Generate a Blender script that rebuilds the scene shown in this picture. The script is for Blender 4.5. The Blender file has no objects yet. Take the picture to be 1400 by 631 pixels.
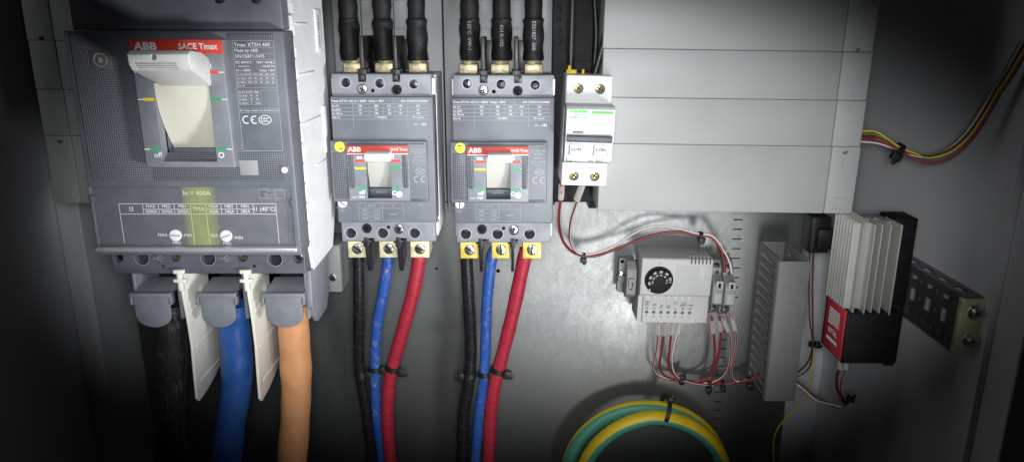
import bpy, bmesh, math, random
from mathutils import Vector, Matrix
R = math.radians
random.seed(7)
scene = bpy.context.scene
COL = scene.collection

# ------------------------------------------------------------------ camera
D, TH, F = 680.0, R(15.8), 1000.0            # mm to the mounting plate, pitch, focal length in photo pixels
CT, ST = math.cos(TH), math.sin(TH)
cam = bpy.data.cameras.new('camera'); cam.sensor_width = 36; cam.lens = 36 * F / 1400
cam.clip_start = 0.01; cam.clip_end = 50
co = bpy.data.objects.new('camera', cam); COL.objects.link(co)
co.location = (0, -D / 1000, 0); co.rotation_euler = (R(90) - TH, 0, 0)
scene.camera = co

def XZ(px, py, w):                            # photo measurement -> position (mm) on the plane w mm in front of the plate
    a, b = (px - 700) / F, (315.5 - py) / F
    t = (D - w) / (CT + b * ST)
    return a * t, t * (-ST + b * CT)
def P(px, py, w):
    x, z = XZ(px, py, w); return Vector((x, -w, z))
def RC(px0, py0, px1, py1, w):
    m = (py0 + py1) / 2
    return XZ(px0, m, w)[0], XZ(px1, m, w)[0], XZ(px0, py1, w)[1], XZ(px0, py0, w)[1]

# ------------------------------------------------------------------ materials
def nt(name):
    m = bpy.data.materials.new(name); m.use_nodes = True
    t = m.node_tree; return m, t, t.nodes, t.links, t.nodes['Principled BSDF']
def math_node(t, op, a, b=None):
    n = t.nodes.new('ShaderNodeMath'); n.operation = op
    for i, v in enumerate((a, b)):
        if v is None: continue
        if isinstance(v, (int, float)): n.inputs[i].default_value = v
        else: t.links.new(v, n.inputs[i])
    return n.outputs[0]
def plastic(name, c, rough=0.45, metal=0.0, var=0.12, scale=90, bump=0.04, bscale=2500, coat=0.0, dirt=0.0, spec=0.5, stretch=1.0):
    m, t, N, L, b = nt(name)
    tc = N.new('ShaderNodeTexCoord')
    n1 = N.new('ShaderNodeTexNoise'); n1.inputs['Scale'].default_value = scale; n1.inputs['Detail'].default_value = 5
    L.new(tc.outputs['Object'], n1.inputs['Vector'])
    rp = N.new('ShaderNodeValToRGB')
    lo = [max(0, v * (1 - var)) for v in c]; hi = [min(1, v * (1 + var)) for v in c]
    rp.color_ramp.elements[0].position = 0.3; rp.color_ramp.elements[1].position = 0.7
    rp.color_ramp.elements[0].color = (*lo, 1); rp.color_ramp.elements[1].color = (*hi, 1)
    L.new(n1.outputs['Fac'], rp.inputs['Fac'])
    out = rp.outputs['Color']
    if dirt:
        n3 = N.new('ShaderNodeTexNoise'); n3.inputs['Scale'].default_value = scale * 1.7; n3.inputs['Detail'].default_value = 8
        n3.inputs['Roughness'].default_value = 0.75; n3.inputs['Distortion'].default_value = 1.2
        mp = N.new('ShaderNodeMapping'); mp.inputs['Scale'].default_value = (1, 1, stretch); L.new(tc.outputs['Object'], mp.inputs['Vector']); L.new(mp.outputs['Vector'], n3.inputs['Vector'])
        r3 = N.new('ShaderNodeValToRGB'); r3.color_ramp.elements[0].position = 0.54; r3.color_ramp.elements[1].position = 0.72
        L.new(n3.outputs['Fac'], r3.inputs['Fac'])
        mx = N.new('ShaderNodeMixRGB'); mx.inputs['Color2'].default_value = (0.42, 0.41, 0.40, 1)
        L.new(math_node(t, 'MULTIPLY', r3.outputs['Color'], dirt), mx.inputs['Fac']); L.new(out, mx.inputs['Color1'])
        out = mx.outputs['Color']
    L.new(out, b.inputs['Base Color'])
    mr = N.new('ShaderNodeMapRange'); mr.inputs['To Min'].default_value = max(0.05, rough - 0.09); mr.inputs['To Max'].default_value = min(1, rough + 0.1)
    L.new(n1.outputs['Fac'], mr.inputs['Value']); L.new(mr.outputs['Result'], b.inputs['Roughness'])
    b.inputs['Metallic'].default_value = metal
    b.inputs['Coat Weight'].default_value = coat
    b.inputs['Specular IOR Level'].default_value = spec
    if bump:
        n2 = N.new('ShaderNodeTexNoise'); n2.inputs['Scale'].default_value = bscale; n2.inputs['Detail'].default_value = 2
        L.new(tc.outputs['Object'], n2.inputs['Vector'])
        bp = N.new('ShaderNodeBump'); bp.inputs['Strength'].default_value = bump * 4; bp.inputs['Distance'].default_value = 0.0003
        L.new(n2.outputs['Fac'], bp.inputs['Height']); L.new(bp.outputs['Normal'], b.inputs['Normal'])
    return m
def grid_plastic(name, c, pitch_mm, fill=0.3, depth=0.45):
    m, t, N, L, b = nt(name)
    tc = N.new('ShaderNodeTexCoord'); sp = N.new('ShaderNodeSeparateXYZ'); L.new(tc.outputs['Object'], sp.inputs[0])
    ms = []
    for o in ('X', 'Z'):
        f = math_node(t, 'FRACT', math_node(t, 'MULTIPLY', sp.outputs[o], 1000 / pitch_mm))
        d = math_node(t, 'ABSOLUTE', math_node(t, 'SUBTRACT', f, 0.5))
        mr = N.new('ShaderNodeMapRange'); mr.inputs['From Min'].default_value = fill - 0.06; mr.inputs['From Max'].default_value = fill + 0.06
        mr.inputs['To Min'].default_value = 1; mr.inputs['To Max'].default_value = 0
        L.new(d, mr.inputs['Value']); ms.append(mr.outputs['Result'])
    mask = math_node(t, 'MULTIPLY', ms[0], ms[1])
    mx = N.new('ShaderNodeMixRGB'); mx.inputs['Color1'].default_value = (*c, 1)
    mx.inputs['Color2'].default_value = (*[v * (1 - depth) for v in c], 1)  # pits darkened in the colour for the shade inside them
    L.new(mask, mx.inputs['Fac']); L.new(mx.outputs['Color'], b.inputs['Base Color'])
    b.inputs['Roughness'].default_value = 0.42
    bp = N.new('ShaderNodeBump'); bp.invert = True; bp.inputs['Strength'].default_value = 0.8; bp.inputs['Distance'].default_value = 0.0005
    L.new(mask, bp.inputs['Height']); L.new(bp.outputs['Normal'], b.inputs['Normal'])
    return m
def wrapped(name, c, pitch=14.0, rough=0.4, depth=0.35, scuff=0.0, lap_glint=None):
    """cable jacket with a helical tape lap; UV.x = turn, UV.y = mm along the cable"""
    m, t, N, L, b = nt(name)
    uv = N.new('ShaderNodeUVMap'); sp = N.new('ShaderNodeSeparateXYZ'); L.new(uv.outputs['UV'], sp.inputs[0])
    tc = N.new('ShaderNodeTexCoord')
    nz = N.new('ShaderNodeTexNoise'); nz.inputs['Scale'].default_value = 110; nz.inputs['Detail'].default_value = 4
    L.new(tc.outputs['Object'], nz.inputs['Vector'])
    s = math_node(t, 'ADD', math_node(t, 'DIVIDE', sp.outputs['Y'], pitch), sp.outputs['X'])
    s = math_node(t, 'ADD', s, math_node(t, 'MULTIPLY', nz.outputs['Fac'], 0.35))
    f = math_node(t, 'FRACT', s)
    rp = N.new('ShaderNodeValToRGB'); e = rp.color_ramp.elements
    e[0].position = 0.0; e[0].color = (0, 0, 0, 1); e[1].position = 0.06; e[1].color = (1, 1, 1, 1)
    L.new(f, rp.inputs['Fac'])
    mx = N.new('ShaderNodeMixRGB'); mx.inputs['Color1'].default_value = (*(lap_glint or [v * (1 - depth) for v in c]), 1); mx.inputs['Color2'].default_value = (*c, 1)
    L.new(rp.outputs['Color'], mx.inputs['Fac']); out = mx.outputs['Color']
    if scuff:
        n3 = N.new('ShaderNodeTexNoise'); n3.inputs['Scale'].default_value = 140; n3.inputs['Detail'].default_value = 9; n3.inputs['Distortion'].default_value = 2
        n3.inputs['Roughness'].default_value = 0.7
        L.new(tc.outputs['Object'], n3.inputs['Vector'])
        r3 = N.new('ShaderNodeValToRGB'); r3.color_ramp.elements[0].position = 0.57; r3.color_ramp.elements[1].position = 0.7
        L.new(n3.outputs['Fac'], r3.inputs['Fac'])
        m2 = N.new('ShaderNodeMixRGB'); m2.inputs['Color2'].default_value = (0.5, 0.5, 0.52, 1)
        L.new(math_node(t, 'MULTIPLY', r3.outputs['Color'], scuff), m2.inputs['Fac']); L.new(out, m2.inputs['Color1']); out = m2.outputs['Color']
    L.new(out, b.inputs['Base Color'])
    mr = N.new('ShaderNodeMapRange'); mr.inputs['To Min'].default_value = rough - 0.1; mr.inputs['To Max'].default_value = rough + 0.15
    L.new(nz.outputs['Fac'], mr.inputs['Value']); L.new(mr.outputs['Result'], b.inputs['Roughness'])
    b.inputs['Specular IOR Level'].default_value = .3
    h = math_node(t, 'ADD', f, math_node(t, 'MULTIPLY', nz.outputs['Fac'], 0.8))
    bp = N.new('ShaderNodeBump'); bp.inputs['Strength'].default_value = 0.6; bp.inputs['Distance'].default_value = 0.001
    L.new(h, bp.inputs['Height']); L.new(bp.outputs['Normal'], b.inputs['Normal'])
    return m
def galvanised(name, c):
    m, t, N, L, b = nt(name)
    tc = N.new('ShaderNodeTexCoord')
    mp = N.new('ShaderNodeMapping'); mp.inputs['Scale'].default_value = (1.0, 1.0, 0.45); L.new(tc.outputs['Object'], mp.inputs['Vector'])
    v = N.new('ShaderNodeTexVoronoi'); v.inputs['Scale'].default_value = 260; L.new(mp.outputs['Vector'], v.inputs['Vector'])
    n = N.new('ShaderNodeTexNoise'); n.inputs['Scale'].default_value = 14; n.inputs['Detail'].default_value = 6; L.new(tc.outputs['Object'], n.inputs['Vector'])
    st = N.new('ShaderNodeTexNoise'); st.inputs['Scale'].default_value = 900; st.inputs['Detail'].default_value = 3; L.new(mp.outputs['Vector'], st.inputs['Vector'])
    sp = N.new('ShaderNodeSeparateColor'); L.new(v.outputs['Color'], sp.inputs[0])
    bl = N.new('ShaderNodeTexNoise'); bl.inputs['Scale'].default_value = 210; bl.inputs['Detail'].default_value = 7; bl.inputs['Distortion'].default_value = .6; L.new(tc.outputs['Object'], bl.inputs['Vector'])
    k = math_node(t, 'ADD', math_node(t, 'MULTIPLY', sp.outputs[0], 0.08), math_node(t, 'MULTIPLY', n.outputs['Fac'], 0.42))
    k = math_node(t, 'ADD', k, math_node(t, 'MULTIPLY', st.outputs['Fac'], 0.36))
    k = math_node(t, 'ADD', k, math_node(t, 'MULTIPLY', bl.outputs['Fac'], 0.15))
    rp = N.new('ShaderNodeValToRGB'); e = rp.color_ramp.elements
    e[0].position = 0.36; e[0].color = (*[q * 0.78 for q in c], 1); e[1].position = 0.72; e[1].color = (*[q * 1.15 for q in c], 1)
    L.new(k, rp.inputs['Fac'])
    sm_ = N.new('ShaderNodeTexNoise'); sm_.inputs['Scale'].default_value = 9; sm_.inputs['Detail'].default_value = 3; L.new(tc.outputs['Object'], sm_.inputs['Vector'])
    wr = N.new('ShaderNodeValToRGB'); wr.color_ramp.elements[0].position = .42; wr.color_ramp.elements[1].position = .66
    wr.color_ramp.elements[0].color = (1, 1, 1, 1); wr.color_ramp.elements[1].color = (1.0, .98, .92, 1); L.new(sm_.outputs['Fac'], wr.inputs['Fac'])
    mu = N.new('ShaderNodeMixRGB'); mu.blend_type = 'MULTIPLY'; mu.inputs['Fac'].default_value = 1; L.new(rp.outputs['Color'], mu.inputs['Color1']); L.new(wr.outputs['Color'], mu.inputs['Color2'])
    L.new(mu.outputs['Color'], b.inputs['Base Color'])
    b.inputs['Metallic'].default_value = 0.96
    mr = N.new('ShaderNodeMapRange'); mr.inputs['From Min'].default_value = .3; mr.inputs['From Max'].default_value = .75; mr.inputs['To Min'].default_value = 0.54; mr.inputs['To Max'].default_value = 0.36
    L.new(k, mr.inputs['Value']); L.new(mr.outputs['Result'], b.inputs['Roughness'])
    bp = N.new('ShaderNodeBump'); bp.inputs['Strength'].default_value = 0.12; bp.inputs['Distance'].default_value = 0.0003
    L.new(k, bp.inputs['Height']); L.new(bp.outputs['Normal'], b.inputs['Normal'])
    return m
def clear(name, c, rough, alpha, soft=False):
    m, t, N, L, b = nt(name)
    b.inputs['Base Color'].default_value = (*c, 1); b.inputs['Roughness'].default_value = rough; b.inputs['Alpha'].default_value = alpha
    n = N.new('ShaderNodeTexNoise'); n.inputs['Scale'].default_value = 120; tc = N.new('ShaderNodeTexCoord'); L.new(tc.outputs['Object'], n.inputs['Vector'])
    mr = N.new('ShaderNodeMapRange'); mr.inputs['To Min'].default_value = alpha * 0.6; mr.inputs['To Max'].default_value = min(1, alpha * 1.4)
    L.new(n.outputs['Fac'], mr.inputs['Value']); al = mr.outputs['Result']
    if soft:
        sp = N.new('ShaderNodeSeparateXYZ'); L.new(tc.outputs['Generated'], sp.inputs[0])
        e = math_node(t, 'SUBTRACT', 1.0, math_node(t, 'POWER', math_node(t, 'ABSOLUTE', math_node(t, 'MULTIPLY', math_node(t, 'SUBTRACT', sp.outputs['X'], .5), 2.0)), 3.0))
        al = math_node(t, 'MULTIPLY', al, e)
    L.new(al, b.inputs['Alpha'])
    return m

M = {}
M['grey']    = plastic('grey_plastic', (0.125, 0.135, 0.158), 0.46, dirt=0.05, scale=60)
M['greylt']  = plastic('mid_grey_plastic', (0.19, 0.20, 0.225), 0.42)
M['greydk']  = plastic('dark_grey_plastic', (0.085, 0.092, 0.11), 0.5)
M['greyprint'] = plastic('print_grey', (0.35, 0.355, 0.36), 0.6, var=0.05, bump=0)
M['grid']    = grid_plastic('knurled_grey_plastic', (0.135, 0.145, 0.165), 1.46, 0.27, 0.6)
M['gridsm']  = grid_plastic('fine_knurled_grey_plastic', (0.135, 0.145, 0.165), 1.5, 0.29, 0.75)
M['mcbw']    = plastic('satin_white_plastic', (0.64, 0.65, 0.66), 0.45, var=0.04)
M['white']   = plastic('white_plastic', (0.78, 0.79, 0.80), 0.42, var=0.04)
M['ivory']   = plastic('ivory_plastic', (0.76, 0.74, 0.66), 0.4, var=0.05)
M['handle']  = plastic('pale_handle_plastic', (0.72, 0.72, 0.70), 0.38, var=0.04)
M['drum']    = plastic('cream_drum_plastic', (0.66, 0.64, 0.53), 0.3, var=0.04)
M['drumsm']  = plastic('grey_cream_drum_plastic', (0.42, 0.42, 0.38), 0.3, var=0.04)
M['print']   = plastic('white_print', (0.72, 0.73, 0.74), 0.6, var=0.03, bump=0)
M['printdk'] = plastic('dark_print', (0.03, 0.03, 0.03), 0.6, var=0.03, bump=0)
M['red']     = plastic('red_print', (0.62, 0.045, 0.02), 0.5, var=0.05, bump=0)
M['yellow']  = plastic('yellow_print', (0.72, 0.55, 0.02), 0.5, var=0.05, bump=0)
M['green']   = plastic('green_print', (0.03, 0.33, 0.13), 0.5, var=0.05, bump=0)
M['greenlt'] = plastic('bright_green_print', (0.08, 0.46, 0.03), 0.5, var=0.05, bump=0)
M['lime']    = plastic('lime_sticker', (0.66, 0.80, 0.04), 0.5, var=0.05, bump=0)
M['black']   = plastic('black_plastic', (0.012, 0.012, 0.013), 0.42, var=0.3)
M['blackmat']= plastic('black_matt_plastic', (0.008, 0.008, 0.009), 0.6, var=0.3, spec=0.25)
M['hollow_shade']    = plastic('painted_hollow_shade', (0.006, 0.006, 0.006), 0.8, var=0.1, bump=0, spec=0.1)  # near-black colour stands in for shade in screw slots and hollows
M['cover']   = plastic('light_grey_cover', (0.37, 0.38, 0.375), 0.5, var=0.04, dirt=0.10, scale=25, bump=0.02)
M['ductg']   = plastic('duct_grey', (0.155, 0.158, 0.15), 0.5, var=0.05)
M['clipg']   = plastic('clip_grey', (0.24, 0.245, 0.24), 0.5, var=0.05)
M['panelg']  = plastic('panel_grey', (0.30, 0.305, 0.31), 0.5, var=0.05, scale=30)
M['wall']    = plastic('painted_steel', (0.68, 0.69, 0.71), 0.42, var=0.03, scale=12, bump=0.03, bscale=900)
M['thermo']  = plastic('thermostat_plastic', (0.49, 0.495, 0.48), 0.5, var=0.03)
M['plate']   = galvanised('galvanised_steel', (0.30, 0.312, 0.315))
M['steel']   = plastic('bright_steel', (0.62, 0.62, 0.62), 0.28, metal=1, var=0.1, scale=400)
M['chrome']  = plastic('pale_metal_edge', (0.70, 0.71, 0.73), 0.25, metal=0.6, var=0.05)
M['zinc']    = plastic('yellow_passivated_zinc', (0.62, 0.62, 0.36), 0.38, metal=0.25, var=0.3, scale=60)
M['screwb']  = plastic('brassy_screw', (0.42, 0.36, 0.20), 0.35, metal=0.8, var=0.3, scale=500)
M['brassp']  = plastic('pale_brass', (0.72, 0.66, 0.42), 0.42, metal=0.35, var=0.2, scale=200, dirt=0.2)
M['brassg']  = plastic('golden_brass', (0.74, 0.54, 0.13), 0.42, metal=0.35, var=0.12, scale=200)
M['brasst']  = plastic('tarnished_brass', (0.52, 0.44, 0.28), 0.45, metal=0.4, var=0.45, scale=350)
M['alu']     = plastic('aluminium', (0.44, 0.435, 0.40), 0.5, metal=0.35, var=0.06)
M['rail']    = plastic('dark_zinc_rail', (0.19, 0.185, 0.20), 0.34, metal=0.6, var=0.25, scale=50)
M['cblack']  = wrapped('black_tape_jacket', (0.012, 0.012, 0.014), 17, 0.36, 0.0, 0.08, (0.05, 0.05, 0.05))  # lighter lap line paints the glint along the tape edge
M['cbigblk'] = plastic('scuffed_black_jacket', (0.022, 0.022, 0.023), 0.5, dirt=0.38, scale=110, bump=0.15, bscale=400, stretch=.3)
M['cblue']   = plastic('blue_jacket', (0.022, 0.085, 0.34), 0.42, dirt=0.75, scale=80, bump=0.1, bscale=400, stretch=.5)
M['cbluebig']= plastic('deep_blue_jacket', (0.026, 0.10, 0.34), 0.40, dirt=0.14, scale=70, bump=0.12, bscale=300, stretch=.4)
M['cred']    = wrapped('red_tape_jacket', (0.37, 0.022, 0.043), 16, 0.42, 0.55, 0.10)
M['corange'] = plastic('orange_jacket', (0.58, 0.27, 0.115), 0.5, dirt=0.22, scale=80, bump=0.12, bscale=300, stretch=.5)
M['shrink']  = plastic('black_heat_shrink', (0.009, 0.009, 0.010), 0.58, var=0.4, bump=0.25, bscale=260, spec=0.3)
M['wred']    = plastic('red_wire', (0.23, 0.024, 0.024), 0.4)
M['wbrown_shade']  = plastic('shaded_brown_red_wire', (0.11, 0.018, 0.017), 0.4)  # brown red darkened to carry the shade behind the duct
M['wwhite']  = plastic('white_wire', (0.70, 0.62, 0.58), 0.4)
M['wwhite_shade']   = plastic('shaded_white_wire', (0.13, 0.07, 0.06), 0.4)  # white wire colour darkened to carry the shade behind the duct
M['wyel']    = plastic('yellow_wire', (0.62, 0.50, 0.03), 0.4)
M['wgrn']    = plastic('olive_green_wire', (0.16, 0.22, 0.03), 0.4)
M['gyel']    = plastic('earth_yellow_jacket', (0.70, 0.50, 0.012), 0.5, var=0.10, bump=0.06, bscale=400)
M['ggrn']    = plastic('earth_green_jacket', (0.07, 0.28, 0.18), 0.5, var=0.10, bump=0.06, bscale=400)
M['sleeve']  = clear('clear_sleeve', (0.75, 0.74, 0.72), 0.25, 0.38)
M['window']  = clear('clear_window', (0.55, 0.56, 0.58), 0.08, 0.05)
M['reflection']    = clear('yellow_green_reflection', (0.62, 0.74, 0.10), 0.3, 0.16, True)  # colour of a reflection painted into the window
M['heatred'] = plastic('red_badge', (0.42, 0.02, 0.03), 0.4, var=0.06)

# ------------------------------------------------------------------ mesh builder (mm; x right, z up, w towards the viewer)
LOC = {}
def V(x, z, w): return Vector((x, -w, z))
_text_cache = {}
def glyphs(s, size, bold, align):
    key = (s, size, bold, align)
    if key not in _text_cache:
        cu = bpy.data.curves.new('t', 'FONT'); cu.body = s; cu.size = size; cu.offset = bold; cu.align_x = align; cu.align_y = 'CENTER'
        cu.resolution_u = 2; cu.fill_mode = 'FRONT'
        ob = bpy.data.objects.new('t', cu); COL.objects.link(ob)
        dg = bpy.context.evaluated_depsgraph_get(); me = bpy.data.meshes.new_from_object(ob.evaluated_get(dg))
        _text_cache[key] = ([v.co.copy() for v in me.vertices], [tuple(p.vertices) for p in me.polygons])
        bpy.data.objects.remove(ob); bpy.data.curves.remove(cu); bpy.data.meshes.remove(me)
    return _text_cache[key]

class MB:
    def __init__(s):
        s.bm = bmesh.new(); s.uv = s.bm.loops.layers.uv.new('UVMap')
    def _merge(s, t, m, smooth=False):
        bmesh.ops.recalc_face_normals(t, faces=t.faces)
        for f in t.faces: f.material_index = m; f.smooth = smooth
        me = bpy.data.meshes.new('tmp'); t.to_mesh(me); t.free(); s.bm.from_mesh(me); bpy.data.meshes.remove(me)
    def box(s, x0, x1, z0, z1, w0, w1, bev=0.3, m=0, mat=None):
        t = bmesh.new(); bmesh.ops.create_cube(t, size=1)
        c = V((x0 + x1) / 2, (z0 + z1) / 2, (w0 + w1) / 2); d = (abs(x1 - x0), abs(w1 - w0), abs(z1 - z0))
        for v in t.verts: v.co = Vector((v.co.x * d[0], v.co.y * d[1], v.co.z * d[2]))
        b = min(bev, min(d) * 0.3)
        if b > 0.02: bmesh.ops.bevel(t, geom=list(t.edges), offset=b, segments=2, profile=0.5, affect='EDGES')
        mt = Matrix.Translation(c) @ (mat.to_4x4() if mat else Matrix())
        bmesh.ops.transform(t, matrix=mt, verts=t.verts); s._merge(t, m); return s
    def cyl(s, p0, p1, r0, r1=None, m=0, seg=28, bev=0.0):
        r1 = r0 if r1 is None else r1; d = p1 - p0
        t = bmesh.new(); bmesh.ops.create_cone(t, cap_ends=True, segments=seg, radius1=r0, radius2=r1, depth=d.length)
        if bev: bmesh.ops.bevel(t, geom=[e for e in t.edges if any(len(f.verts) > 4 for f in e.link_faces)], offset=bev, segments=2, profile=0.5, affect='EDGES')
        q = Vector((0, 0, 1)).rotation_difference(d.normalized()).to_matrix().to_4x4()
        bmesh.ops.transform(t, matrix=Matrix.Translation((p0 + p1) / 2) @ q, verts=t.verts); s._merge(t, m, True); return s
    def knob(s, x, z, r, w0, w1, m=0, bev=0.0, seg=28): return s.cyl(V(x, z, w0), V(x, z, w1), r, r, m, seg, bev)
    def ngon(s, A, B, m=0, bev=0.0):
        t = bmesh.new(); a = [t.verts.new(p) for p in A]; b = [t.verts.new(p) for p in B]; n = len(a)
        t.faces.new(a); t.faces.new(b[::-1])
        for i in range(n): t.faces.new((a[i], b[i], b[(i + 1) % n], a[(i + 1) % n]))
        bmesh.ops.recalc_face_normals(t, faces=t.faces)
        if bev: bmesh.ops.bevel(t, geom=list(t.edges), offset=bev, segments=2, profile=0.5, affect='EDGES')
        s._merge(t, m); return s
    def prism(s, pts, w0, w1, m=0, bev=0.0): return s.ngon([V(x, z, w0) for x, z in pts], [V(x, z, w1) for x, z in pts], m, bev)
    def prismx(s, pts, x0, x1, m=0, bev=0.0): return s.ngon([V(x0, z, w) for w, z in pts], [V(x1, z, w) for w, z in pts], m, bev)
    def sheet(s, x0, x1, z0, z1, w, m=0):
        v = [s.bm.verts.new(V(*p)) for p in ((x0, z0, w), (x1, z0, w), (x1, z1, w), (x0, z1, w))]
        f = s.bm.faces.new(v); f.material_index = m; return s
    def hl(s, x0, x1, z, w, t=0.25, m=0): return s.sheet(x0, x1, z - t / 2, z + t / 2, w, m)
    def vl(s, x, z0, z1, w, t=0.25, m=0): return s.sheet(x - t / 2, x + t / 2, z0, z1, w, m)
    def ring(s, x, z, r, w, t=0.25, m=0, sx=1.0, a0=0, a1=360, n=24):
        pr = None
        for i in range(n + 1):
            a = R(a0 + (a1 - a0) * i / n); c, q = math.cos(a), math.sin(a)
            cur = (s.bm.verts.new(V(x + sx * (r - t / 2) * c, z + (r - t / 2) * q, w)), s.bm.verts.new(V(x + sx * (r + t / 2) * c, z + (r + t / 2) * q, w)))
            if pr:
                f = s.bm.faces.new((pr[0], pr[1], cur[1], cur[0])); f.material_index = m
            pr = cur
        return s
    def text(s, body, x, z, w, size, m=0, bold=0.0, align='CENTER', sx=1.0, rot=0.0, mat=None):
        vs, fs = glyphs(body, size, bold, align); c, q = math.cos(rot), math.sin(rot); vv = []
        for v in vs:
            a, b = v.x * sx, v.y; a, b = a * c - b * q, a * q + b * c
            vv.append(s.bm.verts.new((mat @ Vector((a, b, 0))) if mat else V(x + a, z + b, w)))
        for f in fs:
            try: fc = s.bm.faces.new([vv[i] for i in f]); fc.material_index = m
            except ValueError: pass
        return s
    def tube(s, pts, r, m=0, seg=12, res=6, stripe=None, rfun=None, caps=True, twist=None):
        pts = [Vector(p) for p in pts]; n = len(pts); path = []
        for i in range(n - 1):
            p0, p1, p2, p3 = pts[max(i - 1, 0)], pts[i], pts[i + 1], pts[min(i + 2, n - 1)]
            for k in range(res):
                t = k / res
                path.append(0.5 * ((2 * p1) + (p2 - p0) * t + (2 * p0 - 5 * p1 + 4 * p2 - p3) * t * t + (3 * p1 - p0 - 3 * p2 + p3) * t ** 3))
        path.append(pts[-1])
        tan = [(path[min(i + 1, len(path) - 1)] - path[max(i - 1, 0)]).normalized() for i in range(len(path))]
        nrm = tan[0].cross(Vector((0, 1, 0)))
        if nrm.length < 0.1: nrm = tan[0].cross(Vector((1, 0, 0)))
        nrm.normalize(); rings = []; L = 0; Ls = []
        for i, p in enumerate(path):
            if i: L += (p - path[i - 1]).length; nrm = (tan[i - 1].rotation_difference(tan[i]) @ nrm); nrm = (nrm - tan[i] * nrm.dot(tan[i])).normalized()
            Ls.append(L); bn = tan[i].cross(nrm); rr = r if rfun is None else rfun(i / (len(path) - 1)) * r
            tw = twist(i / (len(path) - 1)) if twist else 0.0
            rings.append([s.bm.verts.new(p + (nrm * math.cos(2 * math.pi * k / seg + tw) + bn * math.sin(2 * math.pi * k / seg + tw)) * rr) for k in range(seg)])
        for i in range(len(rings) - 1):
            for k in range(seg):
                k2 = (k + 1) % seg
                f = s.bm.faces.new((rings[i][k], rings[i][k2], rings[i + 1][k2], rings[i + 1][k])); f.smooth = True
                for lp, uv in zip(f.loops, ((k / seg, Ls[i]), ((k + 1) / seg, Ls[i]), ((k + 1) / seg, Ls[i + 1]), (k / seg, Ls[i + 1]))): lp[s.uv].uv = uv
                f.material_index = m
                if stripe:
                    c = f.calc_center_median(); f.material_index = stripe(c - (path[i] + path[i + 1]) / 2, c, k)
        if caps:
            for q in (rings[0][::-1], rings[-1]):
                f = s.bm.faces.new(q); f.material_index = m
        bmesh.ops.recalc_face_normals(s.bm, faces=s.bm.faces[:]) if False else None
        return s
    def cut(s, c):
        obs = []
        for b in (s.bm, c.bm):
            me = bpy.data.meshes.new('c'); b.to_mesh(me); o = bpy.data.objects.new('c', me); COL.objects.link(o); obs.append(o)
        md = obs[0].modifiers.new('b', 'BOOLEAN'); md.object = obs[1]; md.operation = 'DIFFERENCE'; md.solver = 'EXACT'; md.use_self = True
        dg = bpy.context.evaluated_depsgraph_get(); me = bpy.data.meshes.new_from_object(obs[0].evaluated_get(dg))
        s.bm.free(); s.bm = bmesh.new(); s.bm.from_mesh(me); s.uv = s.bm.loops.layers.uv.verify()
        for o in obs:
            q = o.data; bpy.data.objects.remove(o); bpy.data.meshes.remove(q)
        bpy.data.meshes.remove(me); return s
    def build(s, name, mats, parent=None, origin=None, label=None, cat=None, group=None, kind=None):
        if not isinstance(mats, (list, tuple)): mats = [mats]
        if parent is not None: org = LOC[parent]
        elif origin is not None: org = Vector(origin)
        else:
            xs = [v.co for v in s.bm.verts]
            org = Vector(((min(v.x for v in xs) + max(v.x for v in xs)) / 2, (min(v.y for v in xs) + max(v.y for v in xs)) / 2, min(v.z for v in xs)))
        for v in s.bm.verts: v.co = (v.co - org) * 0.001
        me = bpy.data.meshes.new(name); s.bm.to_mesh(me); s.bm.free()
        for q in mats: me.materials.append(q)
        me.set_sharp_from_angle(angle=R(48))
        o = bpy.data.objects.new(name, me); COL.objects.link(o); LOC[o] = org
        if parent is not None: o.parent = parent
        else: o.location = org * 0.001
        tag(o, label, cat, group, kind); return o
def tag(o, label=None, cat=None, group=None, kind=None):
    for k, v in (('label', label), ('category', cat), ('group', group), ('kind', kind)):
        if v: o[k] = v
    return o
def thing(name, loc, label, cat, group=None, tilt=0.0):
    o = bpy.data.objects.new(name, None); o.empty_display_size = 0.01; COL.objects.link(o)
    LOC[o] = Vector(loc); o.location = LOC[o] * 0.001; o.rotation_euler = (0, R(tilt), 0)
    return tag(o, label, cat, group)
def kids(o): return [c for c in list(bpy.data.objects) if c.parent == o]
def copy_tree(o, parent=None):
    c = o.copy(); COL.objects.link(c); c.parent = parent; LOC[c] = LOC[o]
    for k in kids(o): copy_tree(k, c)
    return c
def screw(mb, x, z, w, r, kind='slot', ang=0.6, m=0, md=1, h=1.6):
    mb.knob(x, z, r, w, w + h, m, bev=min(0.5, r * 0.2), seg=24)
    q = Matrix.Rotation(ang, 3, 'Y')  # slots are raised dark bars, their shade put into the colour
    if kind == 'slot': mb.box(x - r * 0.92, x + r * 0.92, z - r * 0.14, z + r * 0.14, w + h - 0.4, w + h + 0.05, 0, md, mat=q)
    else:
        for a in (ang, ang + math.pi / 2):
            mb.box(x - r * 0.55, x + r * 0.55, z - r * 0.13, z + r * 0.13, w + h - 0.4, w + h + 0.05, 0, md, mat=Matrix.Rotation(a, 3, 'Y'))
        mb.ring(x, z, r * 0.62, w + h + 0.03, r * 0.1, md, n=16)

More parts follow.
